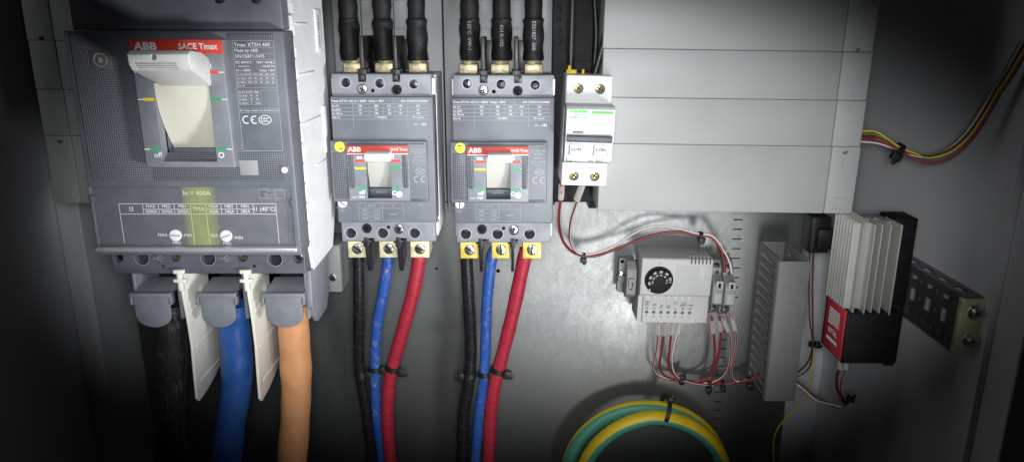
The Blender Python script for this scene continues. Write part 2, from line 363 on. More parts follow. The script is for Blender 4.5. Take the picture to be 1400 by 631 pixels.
# ------------------------------------------------------------------ the setting: enclosure walls and mounting plate
mb = MB().box(-375, 283, -640, 330, -3, 0, 0.5, 0)
holes = MB()
for px, py, r in ((681, 370, 2.0), (682, 528, 1.6), (345, 585, 2.2), (597, 367, 1.4)):
    x, z = XZ(px, py, 0); holes.knob(x, z, r, -6, 3, seg=16)
def dash(px, py, wd=13):
    x, z = XZ(px, py, 0); holes.box(x - wd * 0.34, x + wd * 0.34, z - 0.62, z + 0.62, -6, 3, 0)
for i in range(9): dash(1009 - i * 0.8, 300 + i * 13.2)
for i in range(15): dash(991 - i * 1.1, 440 + i * 12.0, 11)
for i in range(9): dash(282 - i * 0.9, 540 + i * 12.2, 11)
mb.cut(holes)
mb.build('mounting_plate', [M['plate']], origin=(0, 0, -300), kind='structure')
MB().box(-480, 388, -640, 330, -155, -150, 0, 0).build('back_wall', [M['wall']], kind='structure')
MB().box(-483, -477, -640, 330, -150, 330, 0, 0).build('side_wall', [M['wall']], kind='structure')
MB().box(385, 391, -640, 330, -150, 132, 0, 0).build('side_wall', [M['wall']], kind='structure')
mb = MB().box(390, 470, -640, 330, 132.3, 165, 2.0, 0)
mb.build('frame_post', [M['wall']], label='light grey cabinet frame post at the right edge behind the zinc bracket', cat='frame post')
mb = MB().box(-476.5, -452, -640, 330, -149.5, -60, 2, 0)
mb.build('frame_post', [M['wall']], label='light grey cabinet frame post in the dark left corner beside the thick black cable', cat='frame post')

# ------------------------------------------------------------------ chassis covers
TILT = 0.8
zs = [60, 22, -20.4 + 0.9, -57.7 + 1.2, -94.1 + 1.2, -149.5 + 1.5]     # row joints at the right block
pos = ['topmost', 'second from top', 'third', 'tall bottom']
def emboss(mb, x, z, w, m=1):
    for k in (-1, 1):
        mb.ring(x, z + k * 2.0, 1.2, w, 0.35, m, sx=1.3, a0=20, a1=300, n=10)
labs = {('r', 1): 'light grey cover strip, uppermost and darkest of the four on the right',
        ('r', 2): 'light grey cover strip directly under the uppermost one on the right',
        ('r', 3): 'light grey cover strip directly above the tall bottom one on the right',
        ('r', 4): 'tall light grey bottom cover strip above the thermostat',
        ('l', 1): 'light grey end cover fading into black at the upper left',
        ('l', 2): 'light grey end cover between two others left of the large breaker',
        ('l', 3): 'light grey end cover directly above the notched bottom one on the left',
        ('l', 4): 'light grey bottom end cover with small notch left of the large breaker'}
for side in 'rl':
    for i in range(1, 5):
        zt, zb = zs[i], zs[i + 1]
        cx = 160 if side == 'r' else -330
        ct = math.tan(R(TILT)); dz = -(cx - 160) * ct
        if side == 'r': a, b, c, d = 70, 254.6, 255.2, 278
        else: a, b, c, d = -351, -282, -372, -351.6
        t = thing('cover_strip', (cx, -70, zb + dz), labs[(side, i)], 'cover', 'light grey cover strips', TILT)
        mb = MB().box(a, b, zb + dz + 0.12, zt + dz - 0.12, 40, 100, 0.55)
        mb.build('panel', [M['cover']], t)
        mb = MB().box(c, d, zb + dz + 0.12, zt + dz - 0.12, 38, 100.3, 0.8)
        mx = (c + d) / 2
        if i in (1, 4):
            zz = (zt if i == 4 else zb) + dz + (-3.5 if i == 4 else 2.5)
            cu = MB().cyl(V(mx + (-1 if side == 'r' else 1), zz, 94), V(mx + (-1 if side == 'r' else 1), zz, 103), 2.6, seg=16)
            cu2 = MB().box(mx - 6, mx + 6, zz + 0.2, zz + 5, 93, 104, 0)
            cu.cut(cu2); mb.cut(cu)
        mb.build('end_cap', [M['cover']], t)
        em = MB()
        if i == 4:
            emboss(em, mx - 1, zt + dz - 14, 100.4, 0); em.build('embossed_mark', [M['panelg']], t); em = MB()
            s0 = 4
            for q in ((mx - s0, mx + s0, zb + dz + 4, zb + dz + 4.5), (mx - s0, mx + s0, zb + dz + 13, zb + dz + 13.5), (mx - s0, mx - s0 + .5, zb + dz + 4, zb + dz + 13.5), (mx + s0 - .5, mx + s0, zb + dz + 4, zb + dz + 13.5)):
                em.box(*q, 100.3, 100.75, 0.05)
        else: emboss(em, mx - 1, (zb + 5 if i == 2 else zt - 5) + dz, 100.47, 0)
        em.build('embossed_square' if i == 4 else 'embossed_mark', [M['cover'] if i == 4 else M['panelg']], t)
# dark recess body behind the right block
mb = MB().box(74, 270, -142, 120, 4, 38, 1)
mb.build('cover_carrier', [M['blackmat']], label='black carrier frame behind the light grey cover strips on the right', cat='carrier')

# two tall support panels the small breakers stand on
def support_panel(cx, label):
    t = thing('support_panel', (cx, -52, -160), label, 'panel', 'support panels behind the small breakers')
    mb = MB().box(cx - 45.2, cx + 45.2, -160, 130, 40, 51.5, 0.8)
    cu = MB()
    for dx in (-13, 14): cu.box(cx + dx - 9, cx + dx + 9, -28, 120, 45, 60, 0)
    cu.box(cx + 32, cx + 47, -163, -151, 47, 60, 0)
    mb.cut(cu); mb.build('panel_body', [M['panelg']], t)
    mb = MB()
    for dx in (-13, 14):
        for z in (-4, 19): mb.box(cx + dx - 9, cx + dx + 9, z - 0.8, z + 0.8, 45, 48, 0.2)
    mb.build('cross_rib', [M['panelg']], t)
    mb = MB(); screw(mb, cx + 41.5, -156, 47, 1.8, 'slot', 0.2); mb.box(cx + 33, cx + 46, -152.6, -151.8, 47, 49, .1, 1)
    mb.build('latch_screw', [M['steel'], M['blackmat']], t)
    return t
support_panel(-103, 'grey support panel behind the small breaker beside the large breaker')
support_panel(-11.5, 'grey support panel behind the small breaker beside the white miniature breaker')

# ------------------------------------------------------------------ the large breaker
WB = 206
XL, XR = -281.0, -143.0
big = thing('circuit_breaker', (-212, -103, -175), 'large dark grey breaker with big lever handle, wide setting window and white side', 'breaker')
zT = 45
# rear case (white), notched front edge
mb = MB()
pts = [(103, zT), (183, zT)]
z = zT - 4
while z > -150:
    pts += [(183, z), (180.5, z - 0.8), (180.5, z - 7), (184, z - 8)]; z -= 14
pts += [(184, -150), (178, -171), (120, -171), (103, -140)]
mb.prismx(pts, XL + 1, XR - 0.3, 0)
cu = MB()
for px, py in ((194, 352.5), (284.6, 353), (376, 354)):
    x, z = XZ(px, py, 193); cu.knob(x, z, 5.1, 110, 200)
mb.cut(cu)
for zz, w0, w1 in ((0, 150, 179), (-33, 140, 179), (-66, 130, 179), (-100, 120, 150)):
    mb.box(XR - 0.6, XR + 0.5, zz - 0.4, zz + 0.4, w0, w1, 0.1, 0)
mb.box(XR - 0.6, XR + 0.7, -20, 10, 112, 128, 0.3, 0).box(XR - 0.6, XR + 0.7, -95, -60, 108, 124, 0.3, 0)
mb.build('rear_case', [M['white']], big)
mb = MB(); mt = Matrix(((0, 0, 1, XR + 0.9), (-1, 0, 0, 0), (0, 1, 0, 0), (0, 0, 0, 1)))
mt = Matrix(((0, 0, 0, XR + 0.95), (0, 1, 0, -122), (1, 0, 0, -6), (0, 0, 0, 1)))
mb.text('1SDA100541', 0, 0, 0, 4.6, 0, 0.05, mat=mt)
mb.build('side_lettering', [M['printdk']], big)
# grey front cover with the window bay, the handle bay cut out
x0, x1, zb_, zt_ = RC(215, 116, 291, 222, WB)
mb = MB().box(XL, XR, -151.5, -4.2, 184.5, WB, 1.2)
hx0, hx1, hz0, hz1 = RC(216, 114, 291, 221, 214)
cu = MB().box(hx0, hx1, hz0, hz1, 186, 230, 0)
wx0, wx1, wz0, wz1 = RC(127, 255.5, 401, 337, WB)
cu.box(wx0, wx1, wz0 - 0.5, wz1, 200, 230, 0)
mb.cut(cu); mb.build('front_cover', [M['grey']], big)
mb = MB().box(XL + 2, XR - 2, -3.8, zT, 184.5, 199, 1.0)
cu = MB()
for px in (300, 350): 
    x, z = XZ(px, 1, 199); cu.knob(x, z + 2, 4, 190, 205)
mb.cut(cu); mb.build('upper_cover', [M['grey']], big)
# knurled sheets around the handle plate, 0.5 mm proud
bz = RC(188, 54, 312.5, 229.5, 214)           # bezel
gx0, gx1 = XL + 4, XR - 6
zc0 = XZ(260, 247, WB)[1]
rp = RC(320, 56, 398, 206, WB); rp = (-175.6, -149.6, rp[2], rp[3])
for q in ((gx0, bz[0] - 0.6, zc0, -6), (bz[0] - 0.6, gx1, zc0, rp[2] - 1.2), (bz[1] + .4, gx1, rp[3] + .8, -6)):
    if q[1] - q[0] > .5 and q[3] - q[2] > .5: MB().box(*q, WB - 0.3, WB + 0.4, 0.1).build('knurled_face', [M['grid']], big)
# handle plate
mb = MB().box(*bz, WB - 2, 214, 0.8)
cu = MB().box(hx0, hx1, hz0, hz1, 186, 230, 0); mb.cut(cu)
plate = mb.build('handle_plate', [M['greylt']], big)
zr = XZ(240, 73.6, 214)[1]
mb = MB().box(bz[0] + 0.2, bz[1] - 0.2, zr, bz[3] - 0.1, 213, 214.5, 0.2); mb.build('header_band', [M['red']], plate)
mb = MB()
def pz(py, w=214.3): return XZ(240, py, w)[1]
zt1 = (zr + bz[3]) / 2
mb.text('ABB', bz[0] + 10, zt1, 214.62, 6.4, 0, 0.28, sx=1.2); mb.text('SACE Tmax', bz[1] - 15.2, zt1, 214.62, 5.0, 0, 0.16, sx=0.98)
for py, cl, cr in ((99, 1, 1), (136, 2, 3), (204, 3, 3)):
    z = pz(py)
    mb.hl(bz[0] + 0.6, bz[0] + 4.2, z, 214.12, 0.6); mb.sheet(bz[0] + 4.2, hx0 - 0.4, z - 0.9, z + 0.9, 214.13, cl)
    mb.hl(bz[1] - 4.2, bz[1] - 0.6, z, 214.12, 0.6); mb.sheet(hx1 + 0.4, bz[1] - 4.2, z - 0.9, z + 0.9, 214.13, cr)
mb.vl(hx1 + 2.6, pz(94), pz(87), 214.12, 0.5)
mb.text('off', hx0 - 2.6, pz(212), 214.12, 5.0, 0, 0.05); mb.ring(hx1 + 3.2, pz(212), 1.55, 214.12, 0.7)
mb.build('markings', [M['print'], M['red'], M['yellow'], M['green']], plate)
# drum and lever
mb = MB(); n = 18; prof = []
za, zb2 = hz1 + 1, hz0 + 6.5
for i in range(n + 1):
    f = i / n; prof.append((213 - 16 * f ** 1.6 + 2.0 * math.sin(math.pi * f), za + (zb2 - za) * f))
prof += [(187, zb2), (187, za)]
mb.prismx(prof, hx0 + 0.3, hx1 - 0.3, 0); mb.build('handle_drum', [M['drum']], big)
mb = MB().box(hx0, hx1, hz0 - 0.2, zb2 - 0.4, 186, 197, 0.3); mb.build('handle_well', [M['grey']], big)
lx0, lx1 = -221.5, -186.5
A = [(-221.5, 198, -37), (-190.5, 198, -37), (-190.5, 214, -37.5), (-221.5, 214, -37.5)]
mb = MB()
prf = [(198, -37), (214, -37.5), (244, -26.5), (247, -23), (247.5, -17), (244, -14.8), (226, -16.5), (198, -25)]
mb.prismx(prf, lx0, lx1, 0, bev=0.7)
# taper towards the pivot
for v in mb.bm.verts:
    w = -v.co.y; k = min(1, max(0, (w - 205) / 40)); cx = -206
    v.co.x = cx + (v.co.x - cx) * (0.86 + 0.16 * k)
cu = MB().knob(-206.5, -18.6, 1.8, 236, 260, seg=20)
for k in range(4): cu.box(-218, -194, -26.0 + k * 1.25, -25.45 + k * 1.25, 243.5, 260, 0)
mb.cut(cu)
lev = mb.build('lever', [M['handle']], big)
# rating plate
mb = MB().box(*rp, WB - 0.5, WB + 0.1, 0.05, 0)
W = WB + 0.2
for q in ((rp[0], rp[1], rp[2]), (rp[0], rp[1], rp[3])): mb.hl(q[0], q[1], q[2], W, 0.3, 1)
for q in (rp[0], rp[1]): mb.vl(q, rp[2], rp[3], W, 0.3, 1)
H = rp[3] - rp[2]; wv = rp[1] - rp[0]
def rz(f): return rp[3] - H * f
mb.text('Tmax XT5H 400', rp[0] + 0.8, rz(.035), W, 3.3, 2, 0.02, 'LEFT'); mb.text('Made by ABB', rp[0] + 0.8, rz(.085), W, 2.7, 2, 0.01, 'LEFT')
mb.text('S/N:CE87115475', rp[0] + 0.8, rz(.137), W, 2.7, 2, 0.01, 'LEFT')
for f in (.06, .11, .165): mb.hl(rp[0], rp[1], rz(f), W, 0.2, 1)
mb.text('IEC 60947-2', rp[0] + .8, rz(.19), W, 2.0, 2, 0.01, 'LEFT'); mb.text('GB/T 14048.2', rp[1] - .6, rz(.19), W, 2.0, 2, 0.01, 'RIGHT')
mb.text('~ 50-60 Hz', rp[1] - .6, rz(.225), W, 2.0, 2, 0.01, 'RIGHT'); mb.hl(rp[0] + 2, rp[0] + 9, rz(.225), W, .25, 2)
mb.text('Ui ~ 1000V', rp[0] + .8, rz(.262), W, 2.0, 2, 0.01, 'LEFT'); mb.text('Uimp ~ 8kV', rp[1] - .6, rz(.262), W, 2.0, 2, 0.01, 'RIGHT')
rows = [('Ue (V) AC', '240 415 440 525 690'), ('Icu (kA)', '100 70 65 50 20'), ('Ics (kA)', '100 70 65 50 20')]
for k, (a, b) in enumerate(rows):
    z = rz(.30 + .033 * k); mb.text(a, rp[0] + .6, z, W, 1.7, 2, 0, 'LEFT')
    for j, q in enumerate(b.split()): mb.text(q, rp[0] + 8.6 + j * 3.75, z, W, 1.7, 2)
for k in range(5): mb.hl(rp[0], rp[1], rz(.283 + .033 * k), W, 0.18, 1)
for j in range(5): mb.vl(rp[0] + 6.7 + j * 3.75, rz(.283 + .099), rz(.283), W, .18, 1)
mb.text('Cat. A', rp[0] + .6, rz(.398), W, 1.7, 2, 0, 'LEFT')
for k, (a, b) in enumerate([('Ue (V) DC', '250 500'), ('Icu (kA)', '70 50'), ('Ics (kA)', '70 50'), ('In series', '2 poles')]):
    z = rz(.457 + .033 * k); mb.text(a, rp[0] + .6, z, W, 1.7, 2, 0, 'LEFT')
    for j, q in enumerate(b.split()): mb.text(q, rp[0] + 8.6 + j * 3.9, z, W, 1.7, 2)
for k in range(5): mb.hl(rp[0], rp[0] + 15 if k else rp[1], rz(.44 + .033 * k), W, 0.18, 1)
for j in range(3): mb.vl(rp[0] + 6.7 + j * 4.2, rz(.44 + .132), rz(.44), W, .18, 1)
mb.hl(rp[0], rp[1], rz(.605), W, .18, 1); mb.text('DC ratings available only with TM trip unit', rp[0] + .6, rz(.625), W, 1.45, 2, 0, 'LEFT')
mb.hl(rp[0], rp[1], rz(.645), W, .18, 1)
def ce(mb, x, z, w, r, m):
    mb.ring(x, z, r, w, r * .28, m, a0=60, a1=300, n=14); mb.ring(x + 2.3 * r, z, r, w, r * .28, m, a0=60, a1=300, n=14)
    mb.hl(x + 1.3 * r, x + 2.1 * r, z, w, r * .28, m)
def ccc(mb, x, z, w, r, m):
    mb.ring(x, z, r, w, r * .13, m, sx=1.35, n=24)
    for k in (-.55, 0.05, .65): mb.ring(x + k * r, z, r * .42, w, r * .18, m, sx=.75, a0=50, a1=310, n=10)
ce(mb, rp[0] + 4.2, rz(.71), W, 2.3, 2); ccc(mb, rp[0] + 16.2, rz(.71), W, 2.9, 2)
mb.build('rating_plate', [M['grey'], M['greyprint'], M['print']], big)
# blank sticker, button, round emblem sticker
q = RC(328, 219, 353, 239, WB); MB().box(*q, WB - .3, WB + .6, .1).build('sticker', [M['panelg']], big, label='small pale blank square sticker')
x, z = XZ(389.4, 232, WB); mb = MB().box(x - 3.2, x + 3.2, z - 3.2, z + 3.2, WB - .5, WB + .7, .3, 1).knob(x, z, 2.1, WB, WB + 1.2, 0, .3); mb.build('test_button', [M['white'], M['grey']], big)
x, z = XZ(138, 82, WB); mb = MB().box(x - 6.5, x + 6.5, z - 6, z + 6, WB - .3, WB + .55, .1, 0)
mb.ring(x, z, 4.0, WB + .66, .8, 1); mb.text('a', x, z + .3, WB + .66, 6, 1, .2); mb.build('emblem_sticker', [M['greydk'], M['brasst']], big)
# setting window
win = MB().box(wx0 + .4, wx1 - .4, wz0, wz1 - .4, 198, 202.5, .3).build('setting_panel', [M['greydk']], big)
mb = MB(); W = 202.7
def wxp(px, py=300): return XZ(px, py, WB)[0]
def wzp(py): return XZ(260, py, WB)[1]
cols = [159.8, 192.4, 214, 235.5, 257.6, 278.7, 300, 321.5, 343.9, 375.4]
cx = [wxp(c, 287) for c in cols]
za, zm, zc, zd = wzp(280), wzp(287.4), wzp(294), wzp(335)
mb.hl(cx[0], cx[9], za, W, .35); mb.hl(cx[0], cx[9], zc, W, .35); mb.hl(cx[1], cx[4], zm, W, .3); mb.hl(cx[5], cx[8], zm, W, .3)
for i, c in enumerate(cx): mb.vl(c, zd if i in (0, 4, 5, 9) else zc, za, W, .35)
mb.text('I3', (cx[0] + cx[1]) / 2, zm, W, 4.4, 0, .03); mb.text('TMA', (cx[4] + cx[5]) / 2, zm, W, 3.8, 0, .03); mb.text('I1 (40°C)', (cx[8] + cx[9]) / 2, zm, W, 3.9, 0, .03)
for i, (a, b) in enumerate((('MAX', '4000A'), ('MED', '3000A'), ('MIN', '2000A'))): mb.text(a, (cx[1 + i] + cx[2 + i]) / 2, (za + zm) / 2, W, 3.0, 0, .03); mb.text(b, (cx[1 + i] + cx[2 + i]) / 2, (zm + zc) / 2, W, 3.0, 0, .03)
for i, (a, b) in enumerate((('MAX', '400A'), ('MED', '340A'), ('MIN', '280A'))): mb.text(a, (cx[5 + i] + cx[6 + i]) / 2, (za + zm) / 2, W, 3.0, 0, .03); mb.text(b, (cx[5 + i] + cx[6 + i]) / 2, (zm + zc) / 2, W, 3.0, 0, .03)
mb.text('In = 400A', wxp(266, 265), wzp(265.6), W, 4.6, 0, .04)
for px, py in ((237.4, 323), (307, 323.8)):
    x, z = wxp(px, py), wzp(py); mb.text('MAX-', x - 4.6, z, W, 3.1, 0, .03, 'RIGHT'); mb.text('-MIN', x + 4.6, z - (.3 if px < 250 else 1.6), W, 3.1, 0, .03, 'LEFT'); mb.text('MED', x, z - 5.6, W, 2.9, 0, .03)
mb.build('lettering', [M['print']], win)
for px, py, a in ((237.4, 323, .05), (307, 323.8, -.35)):
    x, z = wxp(px, py), wzp(py); mb = MB(); screw(mb, x, z, 202, 4.1, 'slot', a, 0, 1, 2.0)
    mb.build('setting_dial', [M['white'], M['greyprint']], win)
q = RC(352, 261, 387, 272.6, WB); xm = (q[0] + q[1]) / 2
mb = MB()
for a, b in ((q[0], xm - 2), (xm + 2, q[1])):
    mb.hl(a, b, q[2], W, .35, 0); mb.hl(a, b, q[3], W, .35, 0); mb.vl(a, q[2], q[3], W, .35, 0); mb.vl(b, q[2], q[3], W, .35, 0)
mb.box(xm - 5, xm + 1, (q[2] + q[3]) / 2 - .8, (q[2] + q[3]) / 2 + .8, 202, 204, .2, 1); mb.box(xm - 6, xm - 2.6, q[2] + .8, q[3] - .8, 202, 204.6, .4, 1)
mb.build('slide_latch', [M['greyprint'], M['grey']], win)
gl = MB().box(wx0 + .6, wx1 - .6, wz0 + .2, wz1 - .6, 205.2, 206.2, .2).build('window_pane', [M['window']], big)
q = RC(249, 256, 298, 336, WB); MB().box(*q, 204.3, 204.6, 0).build('painted_reflection', [M['reflection']], gl)  # added sheet paints a soft-edged yellow-green reflection behind the pane
mb = MB().box(wx0 - 1.0, wx1 + 1.0, wz0 - 3.4, wz0 - .3, 199, 208.2, .9); mb.build('window_edge_rail', [M['chrome']], big)
mb = MB()
for py in (266,): mb.box(wx0 - .6, wx0 + 2.2, wzp(278), wzp(267), 203, 207, .4); mb.box(wx1 - 1.6, wx1 + .6, wzp(282), wzp(272), 203, 207, .4)
mb.build('window_clip', [M['greydk']], big)
# lower terminal strip with holes
WS = 193
zs0, zs1 = XZ(280, 374, WS)[1], XZ(280, 341, WS)[1]
sx0, sx1 = XZ(153, 358, WS)[0], XZ(417, 358, WS)[0]
mb = MB().box(sx0, sx1, zs0, zs1 + 2, 130, WS, .8)
cu = MB()
hs = [(194, 352.5, 4.9), (239, 350, 4.2), (284.6, 353, 4.9), (331, 350, 4.2), (376, 354, 4.9), (161.5, 352, 3.8), (407.6, 353, 3.8), (222.5, 363.5, 1.3), (347.5, 363.5, 1.3)]
for i, (px, py, r) in enumerate(hs):
    x, z = XZ(px, py, WS); cu.knob(x, z, r, WS - (3.5 if i in (5, 6) else 5 if i in (1, 3) else 80), WS + 3, seg=28)
mb.cut(cu)
strip = mb.build('terminal_strip', [M['greydk']], big)
for i in (1, 3, 5, 6):
    x, z = XZ(hs[i][0], hs[i][1], WS); mb = MB(); screw(mb, x, z, WS - (5 if i in (1, 3) else 3.5), 3.1 if i > 4 else 3.4, 'cross', .5 + i)
    mb.build('screw', [M['steel'] if i > 4 else M['screwb'], M['hollow_shade']], strip)
mb = MB()
for i in (0, 2, 4):
    x, z = XZ(hs[i][0], hs[i][1], WS); mb.ring(x, z, 5.2, WS + .1, .25, 0)
for px in (216, 307):
    x, z = XZ(px, 353, WS); mb.hl(x - 3.5, x, z, WS + .1, .3, 0); mb.ring(x + 2, z, 1.8, WS + .1, .3, 0, a0=60, a1=300); mb.hl(x + 1.5, x + 4.5, z, WS + .1, .2, 0)
mb.build('strip_print', [M['greyprint']], strip)
# terminal housing: black boxes for the bay shade, walls, end cheek
mb = MB().box(-272, -146.5, -208, zs0 - .4, 138, 146, .8, 0)
for x in (-272, -240.5, -236, -193.5, -189.5, -149): mb.box(x, x + 2.4, -206, zs0 - .4, 146.2, 186, .5, 0)
mb.prismx([(138, zs0 - .4), (186, zs0 - .4), (188, -196), (176, -212), (150, -212), (138, -200)], -147.2, -143.6, 0, bev=.6)
mb.build('terminal_housing', [M['greylt']], big)
for xa, xb in ((-269.5, -240.6), (-233.5, -193.6), (-187, -149.1)):
    MB().box(xa, xb, -204, zs0 - 1, 146.5, 152, .3).build('terminal_bay_shade', [M['blackmat']], big)  # black boxes put the shade of the open bays into colour
for px0, px1 in ((177, 234), (268, 323), (357, 416)):
    fx0, fx1 = XZ(px0, 400, 191)[0], XZ(px1, 400, 191)[0]; c = (fx0 + fx1) / 2; hw = (fx1 - fx0) / 2 - 2.2
    zt1 = XZ(300, 400, 191)[1]; zb1 = XZ(300, 447, 191)[1]
    pts = [(c - hw, zt1 - 2)] + [(c - hw * math.cos(R(a)), zb1 + hw * .72 - hw * .72 * math.sin(R(a))) for a in range(0, 181, 12)] + [(c + hw, zt1 - 2)]
    mb = MB().prism(pts, 189.2, 191.2, 0, bev=.35)
    mb.box(fx0, fx1, zt1 - 3.6, zt1, 187, 192.6, .8)
    for xx in (fx0, fx1 - 1.6): mb.box(xx, xx + 1.6, zt1 - 9, zt1 - 1, 186, 192.4, .5)
    mb.prismx([(166, zt1 - 3), (188, zt1 - 2.5), (188, zt1 - .2), (166, zt1 + 3.4)], c - hw, c + hw, 0, bev=.4)
    mb.build('terminal_flap', [M['greylt']], big)
# white phase barriers
for bx in (-233, -186.5):
    mb = MB()
    pr = [(194, -166), (194.5, -185), (192, -205), (191, -225), (193, -250), (194, -266), (191, -269.5), (175, -268), (158, -264), (143, -259), (143, -192), (150, -192), (150, -172), (160, -172), (160, -166)]
    mb.prismx(pr, bx - .9, bx + .9, 0, bev=.25)
    mb.box(bx - 1.6, bx + 1.6, -181, -165.5, 192.5, 196.5, .6)
    mb.box(bx - 4.4, bx + 4.4, -174.5, -172, 193.6, 197, .6); mb.box(bx - 3.8, bx + 3.8, -168, -165.2, 193.6, 197, .6)
    mb.box(bx + .8, bx + 10, -190, -171, 150, 152, .3)
    for zr_ in (-200, -228, -256): mb.box(bx + .7, bx + 1.5, zr_, zr_ + 1.2, 148, 186, .3)
    mb.build('phase_barrier', [M['ivory']], big, label='white phase barrier blade hanging between two terminals')

# ------------------------------------------------------------------ small three pole breaker (built once, then copied)
W2 = 122.0; CX = -98.5
sm = thing('circuit_breaker', (CX, -52, -168), 'small grey breaker with pale brass lower clamps, nearest the large breaker', 'breaker', 'small three pole breakers')
zz = lambda py, w=W2: XZ(520, py, w)[1]
xx = lambda px, py, w=W2: XZ(px, py, w)[0]
ztop, zbot = zz(101), zz(331)
mb = MB().box(CX - 39.2, CX + 39.6, zbot + 3, ztop - 2, 52, 100, 1.0)
for sx_ in (-1, 1):
    mb.box(CX + sx_ * 36 - 3.4, CX + sx_ * 36 + 3.6, zz(131), zz(108), 90, 112, .6); mb.box(CX + sx_ * 35.6 - 3.2, CX + sx_ * 35.6 + 3.4, zz(327), zz(309), 88, 110, .6)
UH = [(472.6, 113, 3.5), (519, 114, 3.5), (565.5, 115, 3.5)]; LH = [(479.7, 318.5, 4.2), (523.3, 318.5, 4.2), (567, 318.5, 4.2)]
cu = MB()
for px, py, r in UH + LH: cu.knob(xx(px, py, 118), zz(py, 118), r + .2, 56, 120, seg=24)
mb.cut(cu)
mb.build('rear_case', [M['white']], sm)
for px, py, r in UH:
    mb = MB().cyl(V(xx(px + 1, py, 118), zz(py, 118) - 4, 80), V(xx(px + 1, py, 118), zz(py, 118) - 1, 92), 3.2, 3.2, 0, 20); mb.build('clamp_screw', [M['steel']], sm)
# upper strip
def termstrip(za, zb, holes_, screws_, small, name):
    mb = MB().box(CX - 37.6, CX + 37.6, za, zb, 96, 118, .8)
    cu = MB()
    for px, py, r in holes_: cu.knob(xx(px, py, 118), zz(py, 118), r, 92, 121, seg=24)
    for px, py in screws_: cu.knob(xx(px, py, 118), zz(py, 118), 4.1, 114.5, 121, seg=24)
    cu.knob(xx(small[0], small[1], 118), zz(small[1], 118), 1.5, 100, 121, seg=14)
    for px in (494.5, 541.5):
        x = xx(px, 100, 118)
        if name == 'upper': cu.box(x - 3, x + 3, zb - 6, zb + 4, 108, 122, 0)
        else: cu.box(x - 3, x + 3, za - 4, za + 3, 108, 122, 0)
    mb.cut(cu); o = mb.build('terminal_strip', [M['greylt']], sm)
    for px, py, r in holes_:
        mb = MB(); mb.ring(xx(px, py, 118), zz(py, 118), r + .45, 118.08, .6, 0, n=28)
        mb.build('hole_rim', [M['greyprint']], o)
    for i, (px, py) in enumerate(screws_):
        mb = MB(); screw(mb, xx(px, py, 118), zz(py, 118), 114.5, 3.5, 'cross', .4 + i, 0, 1, 2.4)
        mb.build('screw', [M['steel'] if (i == 0) == (name == 'upper') else M['blackmat'], M['hollow_shade']], o)
    return o
termstrip(zz(133, 118), zz(101, 118), UH, [(495, 122), (542, 123)], (509.5, 124), 'upper')
termstrip(zz(330, 118), zz(302, 118), LH, [(501.4, 312), (545, 313)], (531, 310.5), 'lower')
# front cover
mb = MB().box(CX - 38.8, CX + 38.8, zz(304), zz(132), 100, W2, 1.0)
hq = RC(501.5, 213, 535, 271, W2 + 5)
cu = MB().box(*hq, 104, 140, 0); mb.cut(cu); mb.build('front_cover', [M['grey']], sm)
W = W2 + .12
mb = MB()
tx = [xx(p, 150) for p in (453, 482.5, 503, 522.5, 538, 557, 586)]
tz = [zz(p) for p in (134.5, 142, 147.5, 152.5, 158, 163)]
for z in tz[1:]: mb.hl(tx[0], tx[6], z, W, .22, 0)
mb.vl(tx[1], zz(174), tz[0], W, .22, 0); mb.vl(tx[4], tz[1], tz[0], W, .22, 0); mb.vl(tx[5], zz(175), tz[1], W, .22, 0)
for i in (2, 3, 4): mb.vl(tx[i] + 1, tz[4], tz[1], W, .12, 0)
mb.text('Tmax XT1N 160', tx[0] + .3, (tz[0] + tz[1]) / 2, W, 2.4, 1, .0, 'LEFT', sx=.98); mb.text('Ui = 800V  Uimp = 8kV', tx[1] + 1, (tz[0] + tz[1]) / 2, W, 2.4, 1, 0, 'LEFT', sx=.98)
mb.text('S/N: 2T0001212A10000', tx[6] - .2, (tz[0] + tz[1]) / 2, W, 2.2, 1, 0, 'RIGHT', sx=.95)
rows = (('Ue (V)', '240', '380', '415', '690', '250'), ('Icu (kA)', '65', '36', '36', '6', '36'), ('Ics (%Icu)', '75', '100', '100', '75', '100'))
mid = [(tx[1] + tx[2]) / 2, (tx[2] + tx[3]) / 2 + 1, (tx[3] + tx[4]) / 2 + 1, (tx[4] + tx[5]) / 2, (tx[5] + tx[6]) / 2]
for k, r_ in enumerate(rows):
    z = (tz[k + 1] + tz[k + 2]) / 2; mb.text(r_[0], tx[0] + .3, z, W, 2.1, 1, 0, 'LEFT')
    for x, q in zip(mid, r_[1:]): mb.text(q, x, z, W, 2.1, 1)
z = (tz[4] + tz[5]) / 2; mb.text('Cat. A', tx[0] + .3, z, W, 2.1, 1, 0, 'LEFT'); mb.text('~ 50-60Hz', mid[1] + 3, z, W, 2.1, 1); mb.text('2P in series', mid[4], z, W, 1.8, 1)
x, z = xx(575, 171), zz(170); mb.hl(x - 5, x - 2, z, W, .3, 1); mb.text('~/H', x + 2, z, W, 3.0, 1, .02)
mb.build('rating_print', [M['greyprint'], M['print']], sm)
mb = MB()
